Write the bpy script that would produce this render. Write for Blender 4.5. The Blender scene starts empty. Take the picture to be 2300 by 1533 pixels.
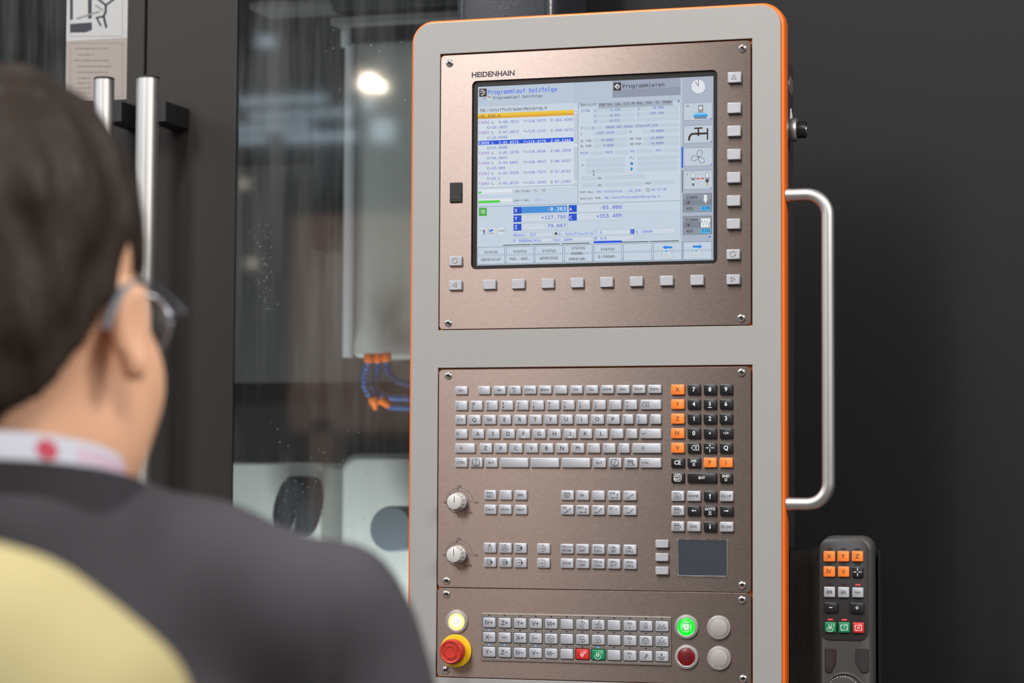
import bpy, math, random
import numpy as np
from mathutils import Vector, Matrix
from mathutils.geometry import tessellate_polygon
random.seed(7)
SC = bpy.context.scene
COL = SC.collection
PI = math.pi

# ------------------------------------------------------------------ camera (2300 x 1533, 85 mm lens)
F = 5430.0
RR = np.array([[0.95589246, -0.00505266, 0.2936734],
               [-0.01297694, 0.99814916, 0.0594125],
               [-0.29343005, -0.06060295, 0.9540577]])   # rows: image right, image down, forward in (x, down, away)
CX, CD, CY = 0.98128845, 0.54815943, -2.8734297
Z0 = 1.5 + CD                                             # world height of the top edge of the console opening
CAM = Vector((CX, CY, 1.5))
def w_of(v): return Vector((v[0], v[2], -v[1]))
RIGHT, DOWN, FWD = w_of(RR[0]), w_of(RR[1]), w_of(RR[2])
FWD.normalize(); RIGHT = (RIGHT - FWD*RIGHT.dot(FWD)).normalized(); UP = RIGHT.cross(FWD)
cam_d = bpy.data.cameras.new('camera'); cam = bpy.data.objects.new('camera', cam_d); COL.objects.link(cam)
m = Matrix((RIGHT, UP, -FWD)).transposed().to_4x4(); m.translation = CAM
cam.matrix_world = m
cam_d.sensor_width = 36.0; cam_d.lens = F/2300*36.0; cam_d.clip_start = 0.05; cam_d.clip_end = 200
SC.camera = cam
def ray(px, py): return RIGHT*((px-1150.0)/F) - UP*((py-766.5)/F) + FWD
def at(px, py, Y=0.0):
    d = ray(px, py); return CAM + d*((Y-CAM.y)/d.y)
cam_d.dof.use_dof = True
cam_d.dof.focus_distance = (at(1340, 600) - CAM).dot(FWD)
cam_d.dof.aperture_fstop = 6.9
cam_d.dof.aperture_blades = 0

# ------------------------------------------------------------------ world, lights, exposure
W = bpy.data.worlds.new('hall_ambient'); SC.world = W; W.use_nodes = True
bg = W.node_tree.nodes['Background']; bg.inputs[0].default_value = (0.86, 0.92, 1.0, 1); bg.inputs[1].default_value = 0.34
SC.view_settings.view_transform = 'Standard'; SC.view_settings.look = 'None'
SC.view_settings.exposure = 0.0; SC.view_settings.gamma = 1.0; SC.view_settings.use_curve_mapping = False
SC.cycles.use_denoising = True
SC.cycles.max_bounces = 6; SC.cycles.caustics_reflective = False; SC.cycles.caustics_refractive = False
SC.cycles.sample_clamp_indirect = 4.0; SC.cycles.transparent_max_bounces = 12
def area(name, loc, target, sx, sy, power, col):
    l = bpy.data.lights.new(name, 'AREA'); l.shape = 'RECTANGLE'; l.size = sx; l.size_y = sy; l.energy = power; l.color = col
    o = bpy.data.objects.new(name, l); COL.objects.link(o); o.location = loc
    o.rotation_euler = (Vector(target)-Vector(loc)).to_track_quat('-Z', 'Y').to_euler(); return o
area('overhead_light', (2.4, -3.6, 4.4), (0.3, 0.0, 1.6), 1.4, 1.0, 95, (1.0, 0.95, 0.90))
area('overhead_light', (-1.7, -4.4, 4.6), (0.0, 0.0, 1.6), 1.0, 1.6, 120, (0.95, 0.97, 1.0))
area('overhead_light', (-3.0, -1.2, 3.6), (0.0, -1.0, 1.5), 1.2, 1.2, 45, (0.95, 0.97, 1.0))
area('overhead_light', (-0.42, -1.7, 4.2), (0.1, -0.3, 1.4), 0.14, 1.6, 55, (1.0, 0.95, 0.88))  # unseen strip lamp added to draw a vertical bright band in the steel
area('interior_fill', (-0.9, 1.0, 2.5), (-0.3, 1.7, 1.2), 0.6, 0.2, 0.6, (0.98, 1.0, 1.0))  # unseen fill added to lighten the machine interior
area('interior_fill', (-0.6, 0.95, 0.85), (-0.2, 1.6, 1.3), 0.5, 0.3, 17, (0.98, 1.0, 1.0))  # unseen low fill added so the housing gets brighter towards its bottom
area('overhead_light', (2.3, -1.3, 2.9), (-0.2, -1.45, 1.55), 0.7, 0.7, 40, (1.0, 0.93, 0.86))
area('reflector_light', (-2.0, -4.2, 3.4), (-2.6, -6.1, 1.4), 1.2, 0.8, 130, (1.0, 0.9, 0.82))  # unseen lamp added to brighten the salmon reflector

# ------------------------------------------------------------------ materials
def lin(c):
    if isinstance(c, str): c = tuple(int(c[i:i+2], 16) for i in (0, 2, 4))
    return tuple(((x/255)/12.92 if x/255 <= 0.04045 else ((x/255+0.055)/1.055)**2.4) for x in c) + (1.0,)
MATS = {}
def mat(name, color, rough=0.5, metal=0.0, spec=0.5, emit=None, estr=1.0, bump=None, var=None, coat=0.0, aniso=0.0):
    if name in MATS: return MATS[name]
    M = bpy.data.materials.new(name); M.use_nodes = True; nt = M.node_tree; N = nt.nodes; L = nt.links
    b = N['Principled BSDF']; c = lin(color) if (isinstance(color, str) or max(color) > 1.001) else tuple(color)+(1.0,)
    b.inputs['Base Color'].default_value = c; b.inputs['Roughness'].default_value = rough
    b.inputs['Metallic'].default_value = metal; b.inputs['Specular IOR Level'].default_value = spec
    b.inputs['Coat Weight'].default_value = coat; b.inputs['Coat Roughness'].default_value = 0.15
    if emit is not None:
        b.inputs['Emission Color'].default_value = lin(emit); b.inputs['Emission Strength'].default_value = estr
    tc = N.new('ShaderNodeTexCoord')
    def noise(scale, stretch=(1, 1, 1), detail=2.0, rough_=0.5):
        mp = N.new('ShaderNodeMapping'); mp.inputs['Scale'].default_value = stretch
        n = N.new('ShaderNodeTexNoise'); n.inputs['Scale'].default_value = scale; n.inputs['Detail'].default_value = detail
        n.inputs['Roughness'].default_value = rough_
        L.new(tc.outputs['Object'], mp.inputs[0]); L.new(mp.outputs[0], n.inputs['Vector']); return n
    if var:      # (scale, stretch, amount) colour variation
        n = noise(var[0], var[1], 3.0); mr = N.new('ShaderNodeMapRange')
        mr.inputs[3].default_value = 1-var[2]; mr.inputs[4].default_value = 1+var[2]
        L.new(n.outputs[0], mr.inputs[0])
        mx = N.new('ShaderNodeVectorMath'); mx.operation = 'SCALE'; mx.inputs[0].default_value = c[:3]
        L.new(mr.outputs[0], mx.inputs[3]); L.new(mx.outputs[0], b.inputs['Base Color'])
    if bump:     # (scale, stretch, strength, distance)
        n = noise(bump[0], bump[1], 3.0); bp = N.new('ShaderNodeBump')
        bp.inputs['Strength'].default_value = bump[2]; bp.inputs['Distance'].default_value = bump[3]
        L.new(n.outputs[0], bp.inputs['Height']); L.new(bp.outputs[0], b.inputs['Normal'])
    if aniso:
        b.inputs['Anisotropic'].default_value = aniso
        cx = N.new('ShaderNodeCombineXYZ'); cx.inputs[2].default_value = 1.0
        L.new(cx.outputs[0], b.inputs['Tangent'])
        n = noise(150, (1, 1, 30), 4.0, 0.6); mr = N.new('ShaderNodeMapRange')
        mr.inputs[3].default_value = rough-0.06; mr.inputs[4].default_value = rough+0.08
        L.new(n.outputs[0], mr.inputs[0]); L.new(mr.outputs[0], b.inputs['Roughness'])
    MATS[name] = M; return M
def glow(name, color, strength=1.0):
    if name in MATS: return MATS[name]
    return mat(name, (0.01, 0.01, 0.01), 0.25, 0, 0.2, emit=color, estr=strength)
def S(hexc): return glow('screen_'+hexc, hexc, 0.97)

m_steel = mat('brushed_steel', (0.270, 0.214, 0.190), 0.26, 1.0, bump=(150, (1, 1, 34), 0.06, 0.00010), var=(120, (1, 1, 30), 0.07), aniso=0.88)
m_steel2 = mat('satin_steel', (0.60, 0.56, 0.53), 0.34, 1.0)
m_grey = mat('light_grey_powder_coat', (0.305, 0.30, 0.292), 0.5, bump=(640, (1, 1, 1), 0.5, 0.0005), var=(3, (1, 1, 1), 0.03))
m_orange = mat('orange_paint', (0.90, 0.165, 0.010), 0.36, bump=(500, (1, 1, 1), 0.12, 0.0003), coat=0.3)
m_black = mat('black_powder_coat', (0.0125, 0.0122, 0.0145), 0.55, spec=.22, bump=(900, (1, 1, 1), 0.35, 0.0005), var=(2, (1, 1, 1), 0.08))
m_black2 = mat('black_textured_coat', (0.014, 0.013, 0.012), 0.45, spec=.35, bump=(600, (1, 1, 1), 0.8, 0.0009))
m_darkbox = mat('dark_blue_grey_coat', (0.028, 0.031, 0.037), 0.45, bump=(400, (1, 1, 1), 0.2, 0.0004))
m_door = mat('dark_brown_grey_coat', (0.031, 0.027, 0.024), 0.55, spec=.25, bump=(400, (1, 1, 1), 0.4, 0.0006), var=(3, (1, 1, 1), 0.08))
m_alu = mat('satin_aluminium', (0.56, 0.55, 0.535), 0.44, 1.0, bump=(300, (1, 1, 1), 0.04, 0.0002))
m_chrome = mat('polished_steel', (0.85, 0.82, 0.78), 0.14, 1.0, bump=(900, (1, 1, 1), 0.25, 0.0004))
m_dark = mat('dark_recess', (0.02, 0.018, 0.016), 0.5)
m_rubber = mat('black_rubber', (0.012, 0.012, 0.013), 0.6)
m_bezel = mat('black_screen_bezel', (0.012, 0.011, 0.011), 0.3)
m_ks = mat('silver_key_plastic', (0.41, 0.42, 0.455), 0.40, 0.15, bump=(900, (1, 1, 1), 0.1, 0.0002))
m_ko = mat('orange_key_plastic', (0.90, 0.22, 0.03), 0.42)
m_kb = mat('black_key_plastic', (0.010, 0.010, 0.011), 0.38)
m_kr = mat('red_key_plastic', (0.56, 0.025, 0.02), 0.4)
m_kg = mat('green_key_plastic', (0.005, 0.22, 0.085), 0.4)
m_ink = mat('black_ink', (0.018, 0.018, 0.028), 0.6)
m_white = mat('white_ink', (0.82, 0.82, 0.82), 0.5)
m_knob = mat('silver_knob_plastic', (0.56, 0.55, 0.53), 0.38, 0.1, bump=(500, (1, 1, 1), 0.08, 0.0003))
m_red = mat('red_plastic', (0.50, 0.030, 0.018), 0.42, coat=0.1)
m_yellow = mat('yellow_plastic', (0.80, 0.52, 0.01), 0.42)
m_gring = mat('grey_anodised_ring', (0.46, 0.44, 0.43), 0.38, 0.6)
m_gcap = mat('grey_blanking_cap', (0.36, 0.335, 0.32), 0.5, 0.1)
m_pad = mat('dark_touch_surface', (0.026, 0.032, 0.044), 0.5, bump=(1200, (1, 1, 1), 0.2, 0.0002))
m_pend = mat('charcoal_plastic', (0.026, 0.025, 0.025), 0.42, bump=(700, (1, 1, 1), 0.15, 0.0003))
m_pend2 = mat('grey_plastic_rim', (0.062, 0.06, 0.058), 0.45)
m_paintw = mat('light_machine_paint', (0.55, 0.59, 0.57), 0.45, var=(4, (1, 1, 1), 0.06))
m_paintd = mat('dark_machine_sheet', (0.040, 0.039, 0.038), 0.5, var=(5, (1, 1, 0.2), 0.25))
m_blue = mat('blue_hose_plastic', (0.02, 0.13, 0.42), 0.35)
m_orh = mat('orange_fitting_plastic', (0.95, 0.2, 0.01), 0.4)
m_navy = mat('dark_recess_blue', (0.012, 0.018, 0.028), 0.5)
m_discm = mat('blue_grey_metal', (0.22, 0.27, 0.32), 0.4, 0.5)

# ------------------------------------------------------------------ mesh builder
class MB:
    def __init__(s): s.v = []; s.f = []
    def add(s, vs, fs):
        b = len(s.v); s.v += [tuple(p) for p in vs]; s.f += [tuple(i+b for i in f) for f in fs]; return s
    def box(s, x0, x1, y0, y1, z0, z1):
        v = [(x, y, z) for x in (x0, x1) for y in (y0, y1) for z in (z0, z1)]
        return s.add(v, [(0, 1, 3, 2), (4, 6, 7, 5), (0, 4, 5, 1), (2, 3, 7, 6), (0, 2, 6, 4), (1, 5, 7, 3)])
    def rings(s, rs, cap0=True, cap1=True):
        n = len(rs[0]); b = len(s.v)
        for r in rs: s.v += [tuple(p) for p in r]
        for k in range(len(rs)-1):
            for i in range(n):
                j = (i+1) % n; s.f.append((b+k*n+i, b+k*n+j, b+(k+1)*n+j, b+(k+1)*n+i))
        if cap0: s.f.append(tuple(b+i for i in range(n))[::-1])
        if cap1: s.f.append(tuple(b+(len(rs)-1)*n+i for i in range(n)))
        return s
    def lathe(s, c, axis, prof, n=32, cap0=True, cap1=True, ribs=None):
        """prof: list of (radius, distance along axis)"""
        a = Vector(axis).normalized(); u = a.orthogonal().normalized(); w = a.cross(u); c = Vector(c); rs = []
        for r, d in prof:
            ring = []
            for i in range(n):
                t = 2*PI*i/n; q = r
                if ribs and ribs[2] <= d <= ribs[3]: q = r*(1+ribs[1]*(1 if (i % (n//ribs[0])) < (n//ribs[0])//2 else -1)*0.5)
                ring.append(c + a*d + (u*math.cos(t)+w*math.sin(t))*q)
            rs.append(ring)
        return s.rings(rs, cap0, cap1)
    def tube(s, pts, r, n=14, caps=True):
        pts = [Vector(p) for p in pts]; rs = []; up = None
        for i, p in enumerate(pts):
            d = (pts[min(i+1, len(pts)-1)] - pts[max(i-1, 0)]).normalized()
            if up is None: up = d.orthogonal().normalized()
            up = (up - d*up.dot(d)).normalized(); w = d.cross(up)
            q = r[i] if isinstance(r, (list, tuple)) else r
            rs.append([p + (up*math.cos(2*PI*k/n)+w*math.sin(2*PI*k/n))*q for k in range(n)])
        return s.rings(rs, caps, caps)
    def sphere(s, c, r, n=16, m=10, sc=(1, 1, 1)):
        c = Vector(c); rs = []
        for k in range(1, m):
            t = PI*k/m; rs.append([c+Vector((r*math.sin(t)*math.cos(2*PI*i/n)*sc[0], r*math.sin(t)*math.sin(2*PI*i/n)*sc[1], -r*math.cos(t)*sc[2])) for i in range(n)])
        return s.rings(rs)
    def plate(s, outer, holes, yf, yb, ch=0.0):
        """polygon in (x,z) with holes; front at yf (towards the viewer, -y), back at yb, chamfered front edge"""
        def inset(poly, d, sign):
            n = len(poly); o = []
            for i in range(n):
                a, b_, c = Vector(poly[i-1]), Vector(poly[i]), Vector(poly[(i+1) % n])
                e1 = (b_-a); e2 = (c-b_)
                e1 = e1.normalized() if e1.length > 1e-9 else e2.normalized(); e2 = e2.normalized() if e2.length > 1e-9 else e1
                n1 = Vector((-e1.y, e1.x)); n2 = Vector((-e2.y, e2.x)); nn = (n1+n2).normalized(); k = max(0.5, nn.dot(n1))
                o.append(tuple(b_ + nn*(sign*d/k)))
            return o
        def ccw(p):
            A = sum(p[i-1][0]*p[i][1]-p[i][0]*p[i-1][1] for i in range(len(p))); return p if A > 0 else p[::-1]
        outer = ccw(outer); holes = [ccw(h)[::-1] for h in holes]
        loops = [outer]+holes; fr = [inset(l, ch, 1) if ch else l for l in loops]
        b = len(s.v); cnt = []
        for l in fr: cnt.append(len(s.v)); s.v += [(x, yf, z) for x, z in l]
        tris = tessellate_polygon([[Vector((x, z, 0)) for x, z in l] for l in fr])
        flat = [p for l in fr for p in l]
        for t in tris:
            A = [flat[i] for i in t]
            cr = (A[1][0]-A[0][0])*(A[2][1]-A[0][1])-(A[2][0]-A[0][0])*(A[1][1]-A[0][1])
            s.f.append(tuple(b+i for i in (t if cr > 0 else t[::-1])))
        prev = cnt
        for yy in ([yf+ch, yb] if ch else [yb]):
            cur = []
            for l in loops: cur.append(len(s.v)); s.v += [(x, yy, z) for x, z in l]
            for p0, c0, l in zip(prev, cur, loops):
                n = len(l)
                for i in range(n):
                    j = (i+1) % n; s.f.append((p0+j, p0+i, c0+i, c0+j))
            prev = cur
        flat_b = [q+i for q, l in zip(prev, loops) for i in range(len(l))]
        for t in tris:
            A = [flat[i] for i in t]
            cr = (A[1][0]-A[0][0])*(A[2][1]-A[0][1])-(A[2][0]-A[0][0])*(A[1][1]-A[0][1])
            s.f.append(tuple(flat_b[i] for i in (t[::-1] if cr > 0 else t)))
        return s
def rrect(x0, x1, z0, z1, r, n=6):
    o = []
    for cx, cz, a in ((x1-r, z1-r, 0), (x0+r, z1-r, 90), (x0+r, z0+r, 180), (x1-r, z0+r, 270)):
        for k in range(n+1):
            t = math.radians(a+90*k/n); o.append((cx+r*math.cos(t), cz+r*math.sin(t)))
    return o

def link(name, data, parent=None, loc=(0, 0, 0)):
    o = bpy.data.objects.new(name, data); COL.objects.link(o); o.location = loc
    if parent is not None: o.parent = parent
    return o
WLOC = {}
def wl(o):
    v = Vector(o.location)
    while o.parent is not None: o = o.parent; v += Vector(o.location)
    return v
def mesh_of(name, mb, m, smooth=None, center=None):
    me = bpy.data.meshes.new(name); me.from_pydata([tuple(Vector(v)-center) for v in mb.v] if center is not None else mb.v, [], mb.f)
    if m is not None: me.materials.append(m)
    if smooth is not None:
        me.polygons.foreach_set('use_smooth', [True]*len(me.polygons))
        if smooth < 179:
            try: me.set_sharp_from_angle(angle=math.radians(smooth))
            except Exception: pass
    me.update(); return me
def obj(name, mb, m, parent=None, smooth=None, label=None, base=False, **kw):
    a = np.array(mb.v); lo, hi = a.min(0), a.max(0); c = Vector((lo+hi)/2)
    if base: c.z = lo[2]
    me = mesh_of(name, mb, m, smooth, c)
    o = link(name, me, parent, c - (wl(parent) if parent is not None else Vector((0, 0, 0))))
    if label: o['label'] = label
    for k, v in kw.items(): o[k] = v
    return o
def thing(name, label, cat, loc, group=None):
    o = link(name, None, None, loc); o['label'] = label; o['category'] = cat; o.empty_display_size = 0.05
    if group: o['group'] = group
    return o
def struct(name, mb, m, smooth=None, **kw):
    return obj(name, mb, m, None, smooth, kind='structure', **kw)

# ------------------------------------------------------------------ lettering and line icons
import os
FD = os.path.join(bpy.utils.system_resource('DATAFILES'), 'fonts')
def font(fn):
    try: return bpy.data.fonts.load(os.path.join(FD, fn))
    except Exception: return None
FONTS = {'s': None, 'm': font('DejaVuSansMono.woff2')}
TXC = {}
def glyphs(text, fk='s', bold=0.0):
    key = (text, fk, bold)
    if key in TXC: return TXC[key]
    v, f, x = [], [], 0.0
    for ch in text:
        gv, gf, adv = glyph1(ch, fk, bold); b = len(v); v += [(p[0]+x, p[1]) for p in gv]; f += [tuple(i+b for i in t) for t in gf]; x += adv
    TXC[key] = (v, f); return v, f
G1 = {}
def outline(text, fk, bold):
    cu = bpy.data.curves.new('t', 'FONT'); cu.body = text; cu.size = 1.0; cu.resolution_u = 2; cu.offset = bold; cu.fill_mode = 'NONE'
    if FONTS[fk]: cu.font = FONTS[fk]
    o = bpy.data.objects.new('t', cu); COL.objects.link(o)
    dg = bpy.context.evaluated_depsgraph_get(); dg.update()
    me = bpy.data.meshes.new_from_object(o.evaluated_get(dg))
    v = [(p.co.x, p.co.y) for p in me.vertices]; nb = {}
    for e in me.edges:
        a, b = e.vertices; nb.setdefault(a, []).append(b); nb.setdefault(b, []).append(a)
    bpy.data.objects.remove(o); bpy.data.curves.remove(cu); bpy.data.meshes.remove(me)
    loops = []; seen = set()
    for st0 in nb:
        if st0 in seen: continue
        lp = [st0]; seen.add(st0); cur = nb[st0][0]
        while cur not in seen:
            lp.append(cur); seen.add(cur); nx = [q for q in nb[cur] if q not in seen]
            if not nx: break
            cur = nx[0]
        P2 = []
        for i in lp:
            if not P2 or (abs(v[i][0]-P2[-1][0])+abs(v[i][1]-P2[-1][1])) > 4e-3: P2.append(v[i])
        if len(P2) > 2 and abs(P2[0][0]-P2[-1][0])+abs(P2[0][1]-P2[-1][1]) < 4e-3: P2.pop()
        if len(P2) > 2: loops.append(P2)
    return loops
def inside(p, lp):
    c = False; j = len(lp)-1
    for i in range(len(lp)):
        a, b = lp[i], lp[j]
        if (a[1] > p[1]) != (b[1] > p[1]) and p[0] < (b[0]-a[0])*(p[1]-a[1])/(b[1]-a[1])+a[0]: c = not c
        j = i
    return c
def glyph1(ch, fk, bold):
    k = (ch, fk, bold)
    if k in G1: return G1[k]
    def xs(t): L_ = outline(t, fk, 0.0); q = [p[0] for l in L_ for p in l]; return min(q), max(q)
    adv = xs(ch+'I')[1]-xs('I')[1] if True else 0
    loops = outline(ch, fk, 0.0) if ch != ' ' else []
    if ch == '1' and fk == 's': loops = [[(.33, .682), (.262, .682), (.225, .615), (.11, .565), (.11, .49), (.235, .54), (.235, 0), (.33, 0)]]
    dep = [sum(inside(l[0], m_) for m_ in loops if m_ is not l) for l in loops]; v, f = [], []
    for l, d in zip(loops, dep):
        if d % 2: continue
        hs = [h for h, e in zip(loops, dep) if e == d+1 and inside(h[0], l)]
        A2 = sum(l[i-1][0]*l[i][1]-l[i][0]*l[i-1][1] for i in range(len(l))); l = l if A2 > 0 else l[::-1]
        hh = []
        for h in hs:
            A2 = sum(h[i-1][0]*h[i][1]-h[i][0]*h[i-1][1] for i in range(len(h))); hh.append(h[::-1] if A2 > 0 else h)
        if bold:
            def fat(lp):
                o = []; n = len(lp)
                for i in range(n):
                    a_, b_, c_ = Vector(lp[i-1]), Vector(lp[i]), Vector(lp[(i+1) % n]); e1 = (b_-a_).normalized(); e2 = (c_-b_).normalized()
                    n1 = Vector((e1.y, -e1.x)); n2 = Vector((e2.y, -e2.x)); nn = n1+n2; nn = nn.normalized() if nn.length > .2 else n1; kk_ = bold/max(.7, nn.dot(n1)); o.append(tuple(b_+nn*kk_))
                return o
            l = fat(l); hh = [fat(h) for h in hh]
        flat = [p for q in [l]+hh for p in q]; b = len(v); v += flat
        f += [tuple(b+i for i in t) for t in tessellate_polygon([[Vector((x, y, 0)) for x, y in q] for q in [l]+hh])]
    G1[k] = (v, f, adv); return G1[k]
def caph(fk):
    v, f = glyphs('H', fk); return max(p[1] for p in v)-min(p[1] for p in v)
CAPH = {k: caph(k) for k in FONTS}
def put_text(mb, text, x, z, h, y, fk='s', width=None, al='l', bold=0.013, mono_w=None):
    """flat lettering in the plane y, baseline z, cap height h"""
    v, f = glyphs(text, fk, bold)
    if not v: return
    k = h/CAPH[fk]; x0 = min(p[0] for p in v); x1 = max(p[0] for p in v)
    kx = width/(x1-x0) if width else k
    off = x - x0*kx if al == 'l' else (x-(x0+x1)/2*kx if al == 'c' else x-x1*kx)
    mb.add([(off+p[0]*kx, y, z+p[1]*k) for p in v], f)
def ribbon(mb, pts, w, y, closed=False):
    pts = [Vector(p) for p in pts]; n = len(pts)
    L, R = [], []
    for i in range(n):
        a = pts[(i-1) % n] if (closed or i > 0) else pts[i]; b = pts[(i+1) % n] if (closed or i < n-1) else pts[i]
        p = pts[i]; d1 = (p-a); d2 = (b-p)
        d1 = d1.normalized() if d1.length > 1e-9 else d2.normalized(); d2 = d2.normalized() if d2.length > 1e-9 else d1
        n1 = Vector((-d1.y, d1.x)); n2 = Vector((-d2.y, d2.x)); nn = (n1+n2)
        nn = nn.normalized() if nn.length > 1e-6 else n1; k = max(0.4, nn.dot(n1))
        L.append(p+nn*(w/2/k)); R.append(p-nn*(w/2/k))
    vs = [(p.x, y, p.y) for p in L]+[(p.x, y, p.y) for p in R]
    fs = [(i, n+i, n+(i+1) % n, (i+1) % n) for i in range(n if closed else n-1)]
    mb.add(vs, fs)
def arc(cx, cz, r, a0, a1, n=16): return [(cx+r*math.cos(math.radians(a0+(a1-a0)*i/n)), cz+r*math.sin(math.radians(a0+(a1-a0)*i/n))) for i in range(n+1)]
def fillp(mb, pts, y):
    A = sum(pts[i-1][0]*pts[i][1]-pts[i][0]*pts[i-1][1] for i in range(len(pts)))
    if A < 0: pts = pts[::-1]
    tris = tessellate_polygon([[Vector((x, z, 0)) for x, z in pts]]); mb.add([(x, y, z) for x, z in pts], [tuple(t) for t in tris])
def arrow(mbf, x0, z0, x1, z1, w, hl, hw):
    d = Vector((x1-x0, z1-z0)); l = d.length; d.normalize(); n = Vector((-d.y, d.x)); a = Vector((x0, z0)); b = Vector((x1, z1)); c = b-d*hl
    return [('l', [tuple(a), tuple(c)], w), ('f', [tuple(b), tuple(c+n*hw), tuple(c-n*hw)])]
W1 = 0.085
def AR(x0, z0, x1, z1, w=W1, hl=0.28, hw=0.15): return arrow(None, x0, z0, x1, z1, w, hl, hw)
def Ln(*p, w=W1): return [('l', list(p), w)]
def Cl(*p, w=W1): return [('p', list(p), w)]
def Ci(x, z, r, w=W1): return [('p', arc(x, z, r, 0, 360, 18)[:-1], w)]
def Ac(x, z, r, a, b, w=W1): return [('l', arc(x, z, r, a, b, 14), w)]
def Fi(*p): return [('f', list(p))]
def Tx(t, x, z, h, al='c'): return [('t', t, x, z, h, al)]
CYC = Ac(0, 0, .52, 20, 160)+Ac(0, 0, .52, 200, 340)+Fi((-.62, .05), (-.36, .1), (-.56, .34))+Fi((.62, -.05), (.36, -.1), (.56, -.34))
BORE = Ln((-.22, .62), (-.22, .1))+Ln((.22, .62), (.22, .1))+Cl((-.3, .1), (.3, .1), (.3, -.1), (.1, -.4), (-.1, -.4), (-.3, -.1))+Ln((-.3, -.1), (.3, -.1))
PROG = AR(-.62, .5, .62, .5, hl=.3)+AR(.62, .5, .62, -.5, hl=.3)+AR(.62, -.5, -.62, -.5, hl=.3)+AR(-.62, -.5, -.62, .5, hl=.3)
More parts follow.
